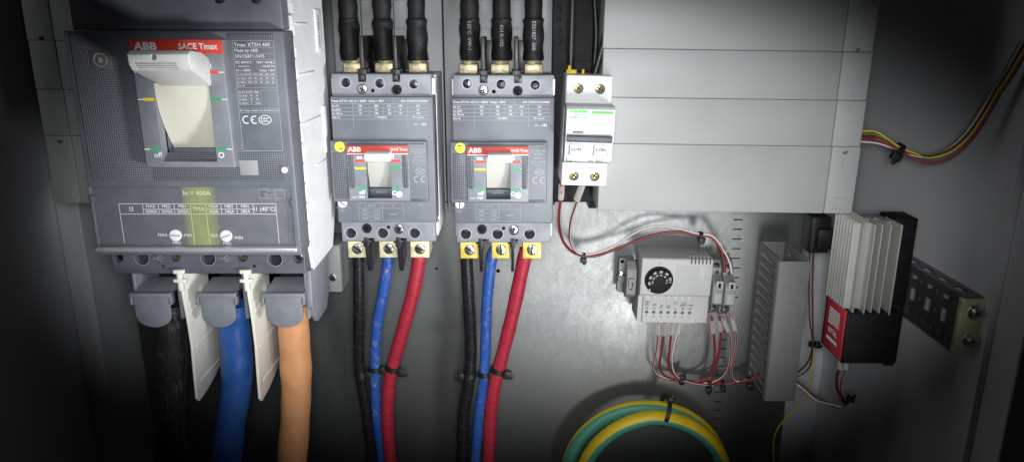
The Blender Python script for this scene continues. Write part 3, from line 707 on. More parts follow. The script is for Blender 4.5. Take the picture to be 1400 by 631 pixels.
# lower table
lx = [xx(p, 288) for p in (491, 523, 552)]; lz = [zz(p) for p in (277.5, 284.5, 290, 295.5, 301)]
for z in lz[:]: mb.hl(lx[0], lx[2] if z in (lz[0], lz[1], lz[4]) else lx[1], z, W, .2, 0)
for x in lx: mb.vl(x, lz[4], lz[0], W, .2, 0)
mb.text('I1 (40°C)', (lx[0] + lx[1]) / 2, (lz[0] + lz[1]) / 2, W, 2.3, 0); mb.text('I3', (lx[1] + lx[2]) / 2, (lz[0] + lz[1]) / 2, W, 2.3, 0)
for k, (a, b) in enumerate((('MIN', '112A'), ('MED', '136A'), ('MAX', '160A'))):
    z = (lz[k + 1] + lz[k + 2]) / 2; mb.text(a, lx[0] + 4.5, z, W, 2.3, 0); mb.text(b, lx[1] - 4.5, z, W, 2.3, 0)
mb.text('1600A', (lx[1] + lx[2]) / 2, (lz[1] + lz[4]) / 2, W, 2.3, 0); mb.text('TMD', xx(575, 280), zz(280), W, 2.2, 0)
mb.text('MED', xx(468, 287), zz(288), W, 2.0, 0); mb.hl(xx(459, 283), xx(478, 283), zz(283), W, .2, 0)
mb.build('setting_print', [M['greyprint'], M['print']], sm)
# raised face with handle plate
W3 = W2 + 3.5
fz0, fz1 = zz(276, W3), zz(192.5, W3); fx0, fx1 = xx(453, 234, W3), xx(585, 234, W3)
mb = MB().box(fx0, fx1, fz0, fz1, W2 - 2, W3, .9); mb.cut(MB().box(*hq, 104, 140, 0)); mb.build('raised_face', [M['grey']], sm)
W4 = W3 + 2
px0, px1, pz0, pz1 = RC(475.5, 199, 559.5, 274.5, W4)
for q in ((fx0 + 2, px0 - .4, fz0 + 3, fz1 - 9), (fx0 + 14, fx1 - 2, fz1 - 3, fz1 - 1.2), (px1 + .5, fx1 - 1.5, fz0 + .6, fz0 + 2.4)): MB().box(*q, W3 - .2, W3 + .35, .1).build('knurled_face', [M['gridsm']], sm)
mb = MB().box(px0, px1, pz0, pz1, W3 - 1, W4, .5); mb.cut(MB().box(*hq, 104, 140, 0)); plate2 = mb.build('handle_plate', [M['greylt']], sm)
rz0 = zz(209.5, W4); MB().box(px0 + .1, px1 - .1, rz0, pz1 - .05, W4 - .5, W4 + .35, .1).build('header_band', [M['red']], plate2)
mb = MB(); zt1 = (rz0 + pz1) / 2
mb.text('ABB', px0 + 6.3, zt1, W4 + .5, 5.0, 0, .22, sx=1.1); mb.text('SACE Tmax', px1 - 7.2, zt1, W4 + .5, 2.7, 0, .05)
mb.hl(px0 + .2, px1 - .2, rz0 - .45, W4 + .1, .5, 0)
zf = lambda py: zz(py, W4)
for py, l, r_ in ((219.8, 1, 1), (230, 2, 3), (257.5, 3, 3)):
    z = zf(py); mb.sheet(px0 + 5.8, hq[0] - .2, z - .8, z + .8, W4 + .12, l); mb.sheet(hq[1] + .2, px1 - 6.2, z - .8, z + .8, W4 + .12, r_)
    mb.hl(px0 + .4, px0 + 5.8, z + .5, W4 + .1, .35, 0); mb.hl(px1 - 6.2, px1 - .4, z + .5, W4 + .1, .35, 0)
mb.text('on', hq[0] - 4.7, zf(214.8), W4 + .12, 4.2, 0, .12); mb.vl(hq[1] + 2.4, zf(217.5), zf(211.5), W4 + .12, .8, 0)
mb.text('off', hq[0] - 4.2, zf(262.8), W4 + .12, 4.2, 0, .12); mb.ring(hq[1] + 1.9, zf(263.5), 1.45, W4 + .12, .65, 0)
x, z = px0 + 6, zf(269.5); mb.hl(x - 4, x, z, W4 + .12, .35, 0); mb.text('/ HH', x + 3.5, z + .2, W4 + .12, 2.4, 0, .1)
mb.build('markings', [M['print'], M['red'], M['yellow'], M['green']], plate2)
for xa in (px0 + .8, px1 - 5.2): MB().box(xa, xa + 4.4, zf(257), zf(212), W4 - .2, W4 + .2, .05).build('knurled_strip', [M['gridsm']], plate2)
x, z = hq[1] + 5.6, zf(265.2); MB().knob(x, z, 2.5, W4 - .5, W4 + .8, 0, .3).build('test_button', [M['white']], plate2)
mb = MB(); za, zb2 = hq[3] + 1, zz(260, W4); prof = []
for i in range(13):
    f = i / 12; prof.append((122.5 - 6 * f ** 1.5 + 1.6 * math.sin(math.pi * f), za + (zb2 - za) * f))
prof += [(106, zb2), (106, za)]
mb.prismx(prof, hq[0] + .2, hq[1] - .2, 0); mb.build('handle_drum', [M['drumsm']], sm)
mb = MB().box(hq[0] + .1, hq[1] - .1, hq[2] + .1, zb2 - .4, 106, 119.5, .3, 0); mb.text('Ith=160A', (hq[0] + hq[1]) / 2, (hq[2] + zb2) / 2, 119.7, 2.4, 1)
mb.build('handle_well', [M['greydk'], M['greyprint']], sm)
lq = RC(498.5, 208.5, 532.5, 222.5, 140)
mb = MB().prismx([(118, lq[2] + 1), (136, lq[2]), (141, lq[2] + 1.2), (142.5, lq[2] + 3.6), (141.5, lq[3] - .8), (138, lq[3]), (118, lq[3] - 1)], lq[0], lq[1], 0, bev=.7)
mb.build('lever', [M['white']], sm)
x, z = XZ(464.6, 200.5, W3); mb = MB().knob(x, z, 3.9, W3 - .3, W3 + .3, 0, .08); mb.sheet(x - .4, x + 2.2, z - 1.9, z - 1.0, W3 + .4, 1); mb.build('round_sticker', [M['lime'], M['printdk']], sm)
mb = MB(); x = (px1 + fx1) / 2 + .2
for k, (s_, q) in enumerate((('XT1N 160', 2.7), ('IEC/EN', 2.2), ('60947-2', 2.2), ('GB/T 14048.2', 1.9), ('Made by', 1.8), ('ABB', 1.8))): mb.text(s_, x, zf(205.5 + 4.9 * k), W3 + .12, q, 0)
for py in (208, 222.3): mb.hl(x - 6, x + 6, zf(py), W3 + .12, .18, 0)
ccc(mb, x + .8, zf(235), W3 + .12, 2.5, 0); ce(mb, x - 1.6, zf(245.5), W3 + .12, 2.3, 0)
mb.build('approval_print', [M['greyprint']], sm)
x, z = XZ(468.5, 277.3, W2); mb = MB(); screw(mb, x, z, W2 - 1, 3.5, 'slot', .75, 0, 1, 2.4); mb.build('setting_dial', [M['white'], M['greydk']], sm)
# clamps and barriers
for px, ang in ((488, .7), (531, .9), (573.5, .35)):
    q = RC(px - 12.8, 330, px + 12.8, 352.5, 110); c = (q[0] + q[1]) / 2
    mb = MB().box(*q, 82, 109, .6); cu = MB().knob(c, (q[2] + q[3]) / 2 + .4, 4.6, 107, 113); mb.cut(cu)
    o = mb.build('lower_clamp', [M['brassp']], sm)
    mb = MB(); screw(mb, c, (q[2] + q[3]) / 2 + .4, 107, 4.2, 'slot', ang, 0, 1, 1.9); mb.build('clamp_screw', [M['steel'], M['hollow_shade']], o)
for px in (482, 525, 571):
    q = RC(px - 12.3, 86.5, px + 12.3, 99, 88); mb = MB().box(q[0], q[1], q[2], q[3], 72, 88, .5)
    mb.cyl(V((q[0] + q[1]) / 2, q[3] - .2, 79), V((q[0] + q[1]) / 2, q[3] + 5, 79), 6.5, 5.2, 0)
    mb.build('upper_clamp', [M['brasst']], sm)
for px in (498, 543):
    x = xx(px, 100, 105)
    mb = MB().box(x - 1.6, x + 1.6, ztop - 6, ztop + 27, 70, 112, .5); mb.box(x - 3.6, x + 3.6, ztop - 3, ztop + 3, 100, 113.5, .5); mb.box(x - 2.4, x + 2.4, ztop - 5.5, ztop - 1, 108, 117, .3)
    mb.box(x + 1, x + 9, ztop, ztop + 24, 70, 72, .4)
    mb.build('phase_barrier', [M['black']], sm)
for px in (502.5, 546):
    x = xx(px, 331, 112)
    mb = MB().prismx([(116, zbot + 2), (117, zbot - 6), (110, zbot - 28), (104, zbot - 30), (82, zbot - 24), (80, zbot + 2)], x - 1.2, x + 1.2, 0, bev=.3)
    mb.box(x - 4, x + 4, zbot - 2, zbot + .6, 106, 117.5, .5); mb.box(x - 2.2, x + 2.2, zbot - 5, zbot + 3.4, 108, 118, .4)
    mb.build('phase_barrier', [M['black']], sm)
OFF = 91.8
sm2 = copy_tree(sm); sm2.location.x += OFF / 1000; sm2.location.z -= .0008
sm2['label'] = 'small grey breaker with golden yellow lower clamps, nearest the white miniature breaker'
for k in kids(sm2):
    if k.name.startswith('lower_clamp'):
        k.data = k.data.copy(); k.data.materials[0] = M['brassg']
def turn(o, ang):
    c = sum((v.co for v in o.data.vertices), Vector()) / len(o.data.vertices)
    o.matrix_local = Matrix.Translation(c) @ Matrix.Rotation(ang, 4, 'Y') @ Matrix.Translation(-c)
for i, k in enumerate([q for o in [sm2] + kids(sm2) for q in kids(o)]):
    if 'screw' in k.name or 'dial' in k.name or 'round_sticker' in k.name: turn(k, .5 + .7 * i)

# ------------------------------------------------------------------ cables
def cable(name, pts, r, mat, label, cat='cable', group=None, seg=18, stripe=None, rfun=None, mats=None, res=6):
    mb = MB(); mb.tube([P(*p) for p in pts], r, 0, seg, res, stripe, rfun)
    return mb.build(name, mats or [mat], label=label, cat=cat, group=group)
G = 'thick cables under the large breaker'
def ext(l, w): 
    (ax, ay, aw), (bx, by, bw) = l[-2], l[-1]
    return l + [(bx + (bx - ax) * .9, by + 90, bw)]
wob = lambda f: 1 + .025 * math.sin(17 * f) + .02 * math.sin(41 * f + 1)
cable('power_cable', ext([(236, 414, 166), (236, 424, 166), (234, 445, 165), (235, 500, 163), (233, 560, 160), (232, 631, 156)], 0), 11.3, M['cbigblk'], 'thick scuffed black cable below the left terminal of the large breaker', group=G, seg=28, rfun=wob)
cable('power_cable', ext([(320, 414, 166), (320, 424, 166), (320.5, 447, 165), (324, 490, 163), (323, 530, 161), (315, 580, 159), (309, 631, 156)], 0), 11.6, M['cbluebig'], 'thick deep blue cable below the middle terminal of the large breaker', group=G, seg=28, rfun=wob)
cable('power_cable', ext([(402, 414, 166), (402, 424, 166), (401.5, 445, 165), (404, 490, 163), (405, 530, 162), (403, 580, 160), (399, 631, 156)], 0), 11.7, M['corange'], 'thick orange cable below the right terminal of the large breaker', group=G, seg=28, rfun=wob)
G = 'cables below the small breakers'
small = [
 ('blackA', [(489, 340, 92), (490, 352, 92), (491, 419, 86), (491, 483, 76), (494, 517, 72), (502, 567, 66), (509, 631, 58)], 5.0, 'cblack', 'black tape wrapped cable below the breaker with pale brass clamps'),
 ('blueA', [(532, 340, 92), (531, 352, 92), (525, 394, 88), (516, 443, 82), (513, 493, 76), (514, 542, 70), (518, 591, 62), (523, 631, 56)], 4.9, 'cblue', 'scuffed blue cable below the breaker with pale brass clamps'),
 ('redA', [(574, 340, 92), (573, 352, 92), (566, 394, 90), (553, 443, 86), (539, 493, 80), (532, 527, 76), (530, 576, 70), (534, 631, 64)], 5.9, 'cred', 'red tape wrapped cable below the breaker with pale brass clamps'),
 ('blackB', [(637, 340, 92), (638, 353, 92), (641, 409, 88), (644, 468, 80), (642, 517, 76), (634, 567, 70), (632, 631, 62)], 5.4, 'cblack', 'black tape wrapped cable below the breaker with golden clamps'),
 ('blueB', [(677, 340, 92), (672, 354, 92), (666, 409, 88), (664, 468, 82), (661.5, 517, 76), (655, 567, 70), (650, 631, 62)], 4.9, 'cblue', 'scuffed blue cable below the breaker with golden clamps'),
 ('redB', [(720, 340, 92), (716, 357, 92), (701, 428, 88), (686, 488, 82), (676, 527, 78), (671, 567, 72), (668, 631, 64)], 6.0, 'cred', 'red tape wrapped cable below the breaker with golden clamps')]
for _, pts, r, m, lab in small: cable('power_cable', ext(pts, 0), r, M[m], lab, group=G, seg=20, rfun=lambda f: 1 + .025 * math.sin(60 * f))
# feeder cables entering from above, sleeved in black heat shrink
G = 'black sleeved feeder cables above the small breakers'
def up(px, dx, lab, txt=None, sh=0):
    x, z = XZ(px, 86, 79); x += dx; z0 = z
    t = thing('feeder_cable', (x, -79, z0), lab, 'cable', G)
    pts = [Vector((x + sh * 2, -79, z0 + 130)), Vector((x + sh, -80, z0 + 80)), Vector((x, -79, z0 + 40)), Vector((x, -79, z0 + 18)), Vector((x, -79, z0 + 3))]
    MB().tube(pts, 7.1, 0, 20, 8, None, lambda f: 1 + .05 * math.sin(23 * f + px) + .04 * math.sin(57 * f)).build('jacket', [M['shrink']], t)
    pts = [Vector((x - .2, -79, z0 + 34)), Vector((x, -79, z0 + 28)), Vector((x, -79, z0 + 14)), Vector((x, -79, z0 + 2))]
    MB().tube(pts, 8.1, 0, 20, 6, None, lambda f: (.9 if f < .05 else 1) + .05 * math.sin(15 * f + px)).build('heat_shrink', [M['shrink']], t)
    MB().cyl(Vector((x, -79, z0 - 1)), Vector((x, -79, z0 + 3)), 5.6, 4.8).build('lug', [M['brasst']], t)
    if txt:
        mb = MB(); mb.text(txt, x, z0 + 21, 79 + 8.7, 4.0, 0, 0, rot=R(-90)); mb.build('sleeve_lettering', [M['greyprint']], t)
for k, (px, s_) in enumerate(((480, 0), (525.5, 0), (571.5, 0))):
    up(px, 0, ('black sleeved feeder cable at the left terminal above the breaker with pale brass clamps', 'black sleeved feeder cable at the middle terminal above the breaker with pale brass clamps', 'black sleeved feeder cable at the right terminal above the breaker with pale brass clamps')[k], None, 1)
for k, (px, tx_) in enumerate(((643, '125°C  VW-1'), (686, 'KH K-102'), (729, 'E321827  600'))):
    up(px, 0, ('black feeder cable sleeve printed 125°C VW-1', 'black feeder cable sleeve printed KH K-102', 'black feeder cable sleeve printed E321827')[k], tx_, 0)

# ties
def tie(px, py, w, ang, r, label, head=(0, -1), hs=1.0, rx=1.0, group='black cable ties'):
    c = P(px, py, w); t = Vector((math.cos(ang), 0, math.sin(ang))); n = Vector((-math.sin(ang), 0, math.cos(ang))); b = Vector((0, -1, 0))
    mb = MB(); n_ = 22; wd = 1.7 * hs; prev = None; first = None
    for i in range(n_):
        a = 2 * math.pi * i / n_; d = n * math.cos(a) * rx + b * math.sin(a)
        vs = [mb.bm.verts.new(c + d * r_ + t * s_) for r_, s_ in ((r, -wd), (r, wd), (r + .9, wd), (r + .9, -wd))]
        if prev:
            for k in range(4): f = mb.bm.faces.new((prev[k], prev[(k + 1) % 4], vs[(k + 1) % 4], vs[k])); f.smooth = True
        else: first = vs
        prev = vs
    for k in range(4): f = mb.bm.faces.new((prev[k], prev[(k + 1) % 4], first[(k + 1) % 4], first[k])); f.smooth = True
    q = Matrix((t, b, n)).transposed()
    hp = c + n * (head[1] * (r * rx + 1.4 * hs)) + t * head[0] * 2 + b * (r * .55)
    o = mb.build('cable_tie', [M['black']], label=label, cat='cable tie', group=group)
    mb = MB(); h = 2.6 * hs
    mb.box(hp.x - h, hp.x + h, hp.z - h * .8, hp.z + h * .8, -hp.y - h * .8, -hp.y + h * .8, .5, 0, mat=Matrix.Rotation(-ang, 3, 'Y'))
    e = hp + n * head[1] * 2.6 * hs + t * 1.2
    mb.box(e.x - h * .5, e.x + h * .5, e.z - h * .7, e.z + h * .7, -e.y - .8, -e.y + .8, .3, 0, mat=Matrix.Rotation(-ang + .5, 3, 'Y'))
    mb.build('tie_head', [M['black']], o)
    return o
GT = 'cable ties on the cables below the small breakers'
H_ = -R(90)
tie(493.5, 510, 72.5, H_ + .12, 5.3, 'black cable tie looped round the black cable under the pale brass clamps', (0, 1), 1.35, group=GT)
tie(513, 503, 75, H_, 5.3, 'black cable tie looped round the blue cable under the pale brass clamps', (0, 1), 1.35, group=GT)
tie(537, 502, 79, H_ - .3, 6.3, 'black cable tie looped round the red cable under the pale brass clamps', (0, 1), 1.45, group=GT)
tie(642, 511, 76.5, H_, 5.8, 'black cable tie looped round the black cable under the golden clamps', (0, -1), 1.35, group=GT)
tie(662, 510, 77, H_, 5.3, 'black cable tie looped round the blue cable under the golden clamps', (0, 1), 1.35, group=GT)
tie(681, 505, 80, H_ - .3, 6.4, 'black cable tie looped round the red cable under the golden clamps', (0, 1), 1.45, group=GT)

# ------------------------------------------------------------------ bracket beside the big breaker
x0, x1, z0, z1 = RC(447, 335, 466, 399, 60)
t = thing('mounting_bracket', ((x0 + x1) / 2, -60, z0), 'small pale grey bracket with one screw right of the large breaker', 'bracket')
MB().box(x0, x1, z0, z1, 20, 60, .8).box(x0 - 8, x0 + 1, z0 + 12, z1, 20, 56, .8).build('bracket_body', [M['panelg']], t)
x, z = XZ(455.5, 379, 60); mb = MB(); screw(mb, x, z, 59.5, 3.4, 'cross', .5, 0, 1, 2.0); mb.build('screw', [M['steel'], M['hollow_shade']], t)

# ------------------------------------------------------------------ miniature breaker
ad = thing('busbar_adapter', (55, -45, -165), 'black busbar adapter behind the white miniature breaker', 'adapter')
x0, x1 = XZ(755, 60, 60)[0], XZ(828, 60, 60)[0]
za = XZ(780, 277, 60)[1]
mb = MB().box(x0, x1, za, 130, 20, 58, 1); cu = MB()
for k in range(16): cu.knob(x0 + 5, -14 + 8.6 * k, 2.1, 50, 64, seg=14); cu.knob(x1 - 4, -14 + 8.6 * k, 2.1, 50, 64, seg=14)
cu.box(x0 + 11, x1 - 10, -30, 140, 50, 66, 0)
mb.cut(cu); mb.build('adapter_body', [M['blackmat']], ad)
mb = MB().box(x0 + 2, x0 + 5, za - 4.5, za + 1, 30, 50, .6).prismx([(20, za + .5), (56, za + .5), (40, za - 10), (20, za - 10)], x1 - 8, x1 - 1, 0, bev=.5); mb.build('adapter_foot', [M['black']], ad)
mc = thing('miniature_breaker', (58, -60, -90), 'white two pole miniature breaker with green line and black toggle bar', 'breaker', tilt=1.6)
ca, cb = 40.0, 75.5; WM = 134
zc = lambda py, w: XZ(795, py, w)[1]
mb = MB().box(ca, cb, zc(250, 110), zc(104, 112), 62, 100, .8)
mb.box(ca, cb, zc(150, 114), zc(103, 114), 62, 114, 1.0)
mb.box(ca - .2, cb + .2, zc(253.5, 112), zc(222, 112), 62, 113, 1.0)
cu = MB()
scr = [(ca + 9.5, zc(121.5, 114), 114), (cb - 9.5, zc(121.5, 114), 114), (ca + 9.5, zc(241, 113), 113), (cb - 9.5, zc(241, 113), 113)]
for x, z, w in scr: cu.knob(x, z, 3.9, w - 6, w + 3, seg=24)
mb.cut(cu); mb.build('case', [M['mcbw']], mc)
mb = MB()
pr = [(112, zc(225, WM)), (126, zc(224, WM)), (WM - 4, zc(221, WM)), (WM - 3, zc(197, WM)), (WM, zc(194, WM)), (WM, zc(150, WM)), (WM - 3, zc(146, WM)), (112, zc(145, WM))]
mb.prismx(pr, ca - .1, cb + .6, 0, bev=.5); face = mb.build('front_body', [M['mcbw']], mc)
for x, z, w in scr:
    mb = MB(); screw(mb, x, z, w - 5.5, 3.6, 'cross', .6, 0, 1, 2.6); mb.build('terminal_screw', [M['screwb'], M['hollow_shade']], mc)
mb = MB(); q0, q1 = zc(195, WM + 3), zc(185.5, WM + 3)
mb.prismx([(128, q0), (WM + 2, q0 - .2), (WM + 4.5, q0 + 1.5), (WM + 4, q1 - .8), (WM + 2, q1), (128, q1)], ca + .8, cb - .8, 0, bev=.4); mb.build('toggle_bar', [M['greydk']], mc)
wq = WM - 3.2
for xa in (ca + 3.6, cb - 13.4):
    za_, zb_ = zc(211.5, wq), zc(197, wq)
    MB().box(xa - .7, xa + 10.5, za_ - .7, zb_ + .7, wq - 3, wq + .25, .1).build('switch_frame', [M['greyprint']], mc)
    mb = MB().box(xa, xa + 9.8, za_, zb_, wq - 3, wq + 1.8, .5, 0); mb.text('I-ON', xa + 4.9, (za_ + zb_) / 2, wq + 1.95, 3.5, 1, .12)
    mb.build('switch_flag', [M['mcbw'], M['printdk']], mc)
    mb = MB().ring(xa + 4.9, za_ + 2, 6.4, wq + .2, .5, 0, a0=180, a1=360); mb.build('finger_recess', [M['cover']], mc)
mb = MB()
zg = zc(153.5, WM); mb.sheet(ca + 18.5, cb - .9, zg - .9, zg + .9, WM + .15, 0)
mb.text('Schneider', ca + 2, zc(152.3, WM), WM + .15, 3.9, 0, .16, 'LEFT', sx=.87); mb.text('Electric', ca + 6, zc(157, WM), WM + .15, 2.6, 0, .04, 'LEFT')
mb.text('iC60N  C10', ca + 2, zc(161, WM), WM + .15, 2.4, 1, .03, 'LEFT')
mb.sheet(ca + 5, ca + 13, zc(181, WM) - .6, zc(181, WM) + .6, WM + .15, 2); mb.hl(cb - 14, cb - 2, zc(181, WM), WM + .15, .15, 1)
mb.text('C2', ca + 3.5, zc(219.5, WM - 3), WM - 3.2, 3.9, 1, .03); mb.text('A9F   80802', ca + 24, zc(220.5, WM - 3), WM - 3.3, 2.4, 1)
mb.build('face_print', [M['greenlt'], M['printdk'], M['wbrown_shade']], face)
mb = MB(); mb.box((ca + cb) / 2 - .2, (ca + cb) / 2 + .2, zc(253, 112), zc(226, 112), 112.9, 113.1, 0, 0)
for xa in (ca + 5, cb - 16): mb.box(xa, xa + 11, zc(230.5, 113), zc(228.5, 113), 112.9, 113.15, 0, 0)
mb.build('case_seam', [M['cover']], mc)
mb = MB().box(ca + 1, ca + 9, zc(103, 100) - 1, zc(96, 100), 88, 98, .6).box(ca + 2, ca + 4.2, zc(100, 100), zc(94, 100) + 2, 86, 100, .5).box(ca + 13, ca + 15, zc(103, 100) - 1, zc(95, 100), 88, 98, .5)
mb.build('yellow_clip', [M['gyel']], mc)
G = 'black supply wires above the miniature breaker'
for pts, lab in (([(785, -40, 92), (783, 0, 92), (781, 60, 92), (780, 108, 92)], 'straight black wire entering the left pole of the miniature breaker'),
                 ([(840, -40, 92), (834, 0, 92), (828, 45, 92), (818, 85, 92), (811, 108, 92)], 'bent black wire entering the right pole of the miniature breaker')):
    cable('supply_wire', pts, 2.7, M['black'], lab, 'wire', G, 14)
cable('supply_wire', [(813, -40, 70), (813, 0, 70), (815, 50, 70), (812, 90, 70), (809, 108, 76)], 2.0, M['black'], 'thin black wire behind the bent wire above the miniature breaker', 'wire', G, 12)

# ------------------------------------------------------------------ thin wires
def wire(pts, lab, base, stripe_mat=None, group=None, r=1.05, sleeve=None, side=1):
    mats = [M[base]] + ([M[stripe_mat]] if stripe_mat else [])
    st = (lambda d, c, k: 1 if (k % 10) in (2, 3) else 0) if stripe_mat else None
    o = cable('wire', pts, r, None, lab, 'wire', group, 10, st, None, mats, 8)
    if sleeve:
        a, b, rr = sleeve; MB().tube([P(*a), (P(*a) + P(*b)) / 2, P(*b)], rr, 0, 14, 2).build('ferrule_sleeve', [M['sleeve']], o)
    return o
G = 'wires from the miniature breaker to the terminal blocks'
wire([(768, 250, 96), (767.5, 262, 94), (766, 275, 84), (764, 300, 60), (768, 325, 40), (780, 342, 28), (797, 349.5, 24), (815, 349.5, 24), (840, 341, 22), (870, 329, 20), (900, 319.5, 20), (925, 316.5, 22), (945, 319, 26), (957, 321.5, 28), (972, 324, 32), (984, 338, 34), (989, 352, 36), (991, 372, 38)],
     'dark red wire curving from the left pole of the miniature breaker', 'wred', None, G, 1.25, ((768, 253, 96), (767, 271, 88), 2.6))
wire([(797, 250, 96), (795, 260, 94), (790, 273, 84), (781, 300, 58), (779, 325, 38), (785, 341, 28), (797, 347.5, 26), (815, 346, 24), (840, 336, 22), (860, 323, 20), (880, 313, 20), (900, 309, 20), (925, 312, 22), (945, 317, 26), (957, 320, 29), (975, 323.5, 32), (990, 344, 34), (997, 358, 36), (1000, 374, 38)],
     'white wire with red stripe curving from the right pole of the miniature breaker', 'wwhite', 'wred', G, 1.15, ((796, 253, 96), (789, 272, 86), 3.0))
tie(797.5, 349.5, 25, .0, 2.2, 'black cable tie at the lowest bend of the miniature breaker wires', (0, -1), 1.1)
tie(957.5, 321, 28, -.15, 2.4, 'black cable tie on the wires above the thermostat', (1, -1), 1.1)
G = 'wires below the thermostat'
wire([(900, 438, 34), (899.5, 455, 32), (898, 475, 26), (893, 497, 20), (895, 508, 18), (905, 515, 16), (922, 519, 16), (940, 521, 16), (960, 523.5, 16), (985, 525, 16), (1010, 522, 18), (1030, 518, 22), (1046, 513, 30)], 'white striped wire below the thermostat, nearest its bracket', 'wwhite', 'wred', G, 1.0, ((900, 440, 34), (899.5, 456, 32), 2.3))
wire([(908.5, 438, 34), (907.5, 455, 32), (905, 475, 27), (902, 497, 22), (906, 510, 19), (918, 517, 18), (940, 520, 18), (965, 522, 18), (990, 522, 18), (1015, 519, 20), (1046, 511, 30)], 'red wire second from the bracket below the thermostat', 'wred', None, G, 1.1, ((908.5, 440, 34), (907.5, 457, 32), 2.4))
wire([(918.5, 438, 34), (917.5, 455, 33), (915.5, 478, 28), (914, 498, 24), (920, 511, 21), (932, 518, 20), (955, 522, 20), (980, 524, 20), (1010, 521, 21), (1046, 515, 30)], 'red wire with orange tinted sleeve below the thermostat', 'wred', None, G, 1.1, ((918.5, 440, 34), (917.5, 457, 33), 2.3))
wire([(930, 438, 34), (926, 455, 33), (921, 475, 29), (919, 492, 26), (922, 508, 23), (932, 517.5, 22), (950, 523, 22), (975, 526, 22)], 'red wire with white stripe slanting from the right terminal of the thermostat', 'wred', 'wwhite', G, 1.0, ((930, 440, 34), (926.5, 456, 33), 2.3))
G = 'wires below the terminal blocks'
wire([(973, 432, 38), (975, 450, 36), (977, 472, 30), (976, 495, 26), (968, 514, 22), (950, 521, 20), (934, 521, 20)], 'red wire nearest the thermostat below the terminal blocks', 'wred', None, G, 1.1, ((973.5, 438, 38), (975, 454, 36), 2.3))
wire([(984, 432, 38), (985.5, 450, 36), (984, 472, 31), (979, 500, 27), (974, 518, 24), (968, 526, 22)], 'red wire second from the thermostat below the terminal blocks', 'wred', None, G, 1.1, ((984, 438, 38), (985.5, 452, 36), 2.0))
wire([(989, 430, 38), (995, 448, 36), (999, 468, 32), (998, 495, 28), (990, 513, 25), (975, 522, 22), (955, 524, 20)], 'white striped wire bowing right below the terminal blocks', 'wwhite', 'wred', G, 1.1, ((989.5, 436, 38), (995, 452, 36), 2.2))
wire([(1001, 430, 38), (1005, 446, 36), (1007, 466, 32), (1003, 490, 28), (1000, 506, 25), (1002, 517, 23), (1010, 521, 21), (1030, 516, 24), (1046, 510, 30)], 'white striped wire farthest right below the terminal blocks', 'wwhite', 'wred', G, 1.1, ((1001, 434, 38), (1005, 450, 36), 2.2))
tie(932, 520, 19, -.05, 3.2, 'black cable tie on the wires directly below the thermostat', (0, 1), 1.15)
tie(969, 525, 20, -.05, 3.4, 'black cable tie at the foot of the two red wires below the terminal blocks', (0, -1), 1.1)
tie(988, 524, 20, .1, 3.2, 'black cable tie at the foot of the white wires below the terminal blocks', (0, -1), 1.0)
tie(1024, 519, 22, .2, 3.4, 'black cable tie where the wires enter the slotted duct', (0, -1), 1.25)

# ------------------------------------------------------------------ thermostat
WT = 45
rail_x0, rail_x1 = 104, 212
MB().box(rail_x0, rail_x1, -252, -217, .2, 2, .2).box(rail_x0, rail_x1, -252, -249, 1.8, 9, .3).box(rail_x0, rail_x1, -220, -217, 1.8, 9, .3).build('mounting_rail', [M['steel']], label='steel mounting rail hidden behind the thermostat and terminal blocks', cat='rail')
th = thing('thermostat', (150, -10, -271), 'pale grey thermostat with black numbered dial and seven terminals', 'thermostat', tilt=1.4)
tx0, tx1 = 117.5, 182.5; tz1 = -206.2; tz0 = -270.5
mb = MB()
pr = [(9, tz1 + 1.5), (WT - 1, tz1), (WT, tz1 - 1.5), (WT, -241), (WT - 2.5, -243.5), (WT - 2.5, tz0 + 1.4), (WT - 4, tz0), (9, tz0)]
mb.prismx(pr, tx0, tx1, 0, bev=.5)
cu = MB()
dx, dz = XZ(899.6, 383, WT); dx -= .4
for k in range(6): cu.box(162 + k * 3.4, 163.3 + k * 3.4, tz1 - 4.5, tz1 + 4, WT - 9, WT + 3, 0, mat=Matrix.Rotation(0, 3, 'Y'))
for k in range(7): cu.knob(tx0 + 8 + k * 6.72, -259.5, 1.6, WT - 14, WT + 3, seg=16)
cu.box(tx0 + 6, tx1 - 10, tz0 - 3, tz0 + 4.5, WT - 4.2, WT + 3, 0); cu.box(tx0 - 1, tx0 + 4.4, tz0 - 3, -244, WT - 6, WT + 3, 0)
mb.cut(cu); mb.build('housing', [M['thermo']], th)
mb = MB()
for k in range(9): mb.box(149 + k * 2.4, 150.3 + k * 2.4, -241, tz1 - 6.5, WT - .5, WT + .5, .25)
for k in range(4): mb.box(170.8 + k * 2.7, 172.1 + k * 2.7, -241, -229, WT - .5, WT + .5, .25)
for k in range(7): mb.box(tx0 + 6.2 + k * 6.4, tx0 + 10.2 + k * 6.4, -248.5, -243, WT - 3, WT - 1.8, .3)
mb.box(171, 181, -227, -212, WT - .3, WT + .25, .1).box(173, 177, -225, -218, WT, WT + .5, .1)
mb.build('housing_rib', [M['thermo']], th)
mb = MB().knob(dx, dz, 13.2, WT - .5, WT + 1.2, 0, .4, 40).knob(dx, dz, 11.2, WT + 1, WT + 5.5, 0, .8, 40)
dial = mb.build('dial', [M['blackmat']], th)
mb = MB()
for k, s_ in enumerate(('60', '50', '40', '30', '20', '10', '')):
    a = R(190 - k * 34); mb.text(s_, dx + 9.6 * math.cos(a), dz + 9.6 * math.sin(a), WT + 5.7, 3.0, 0, .06, rot=a - R(90))
for k, s_ in enumerate(('140', '122', '104', '86', '68', '50')):
    a = R(186 - k * 34); mb.text(s_, dx + 6.6 * math.cos(a), dz + 6.6 * math.sin(a), WT + 5.7, 1.9, 0, .03, rot=a - R(90))
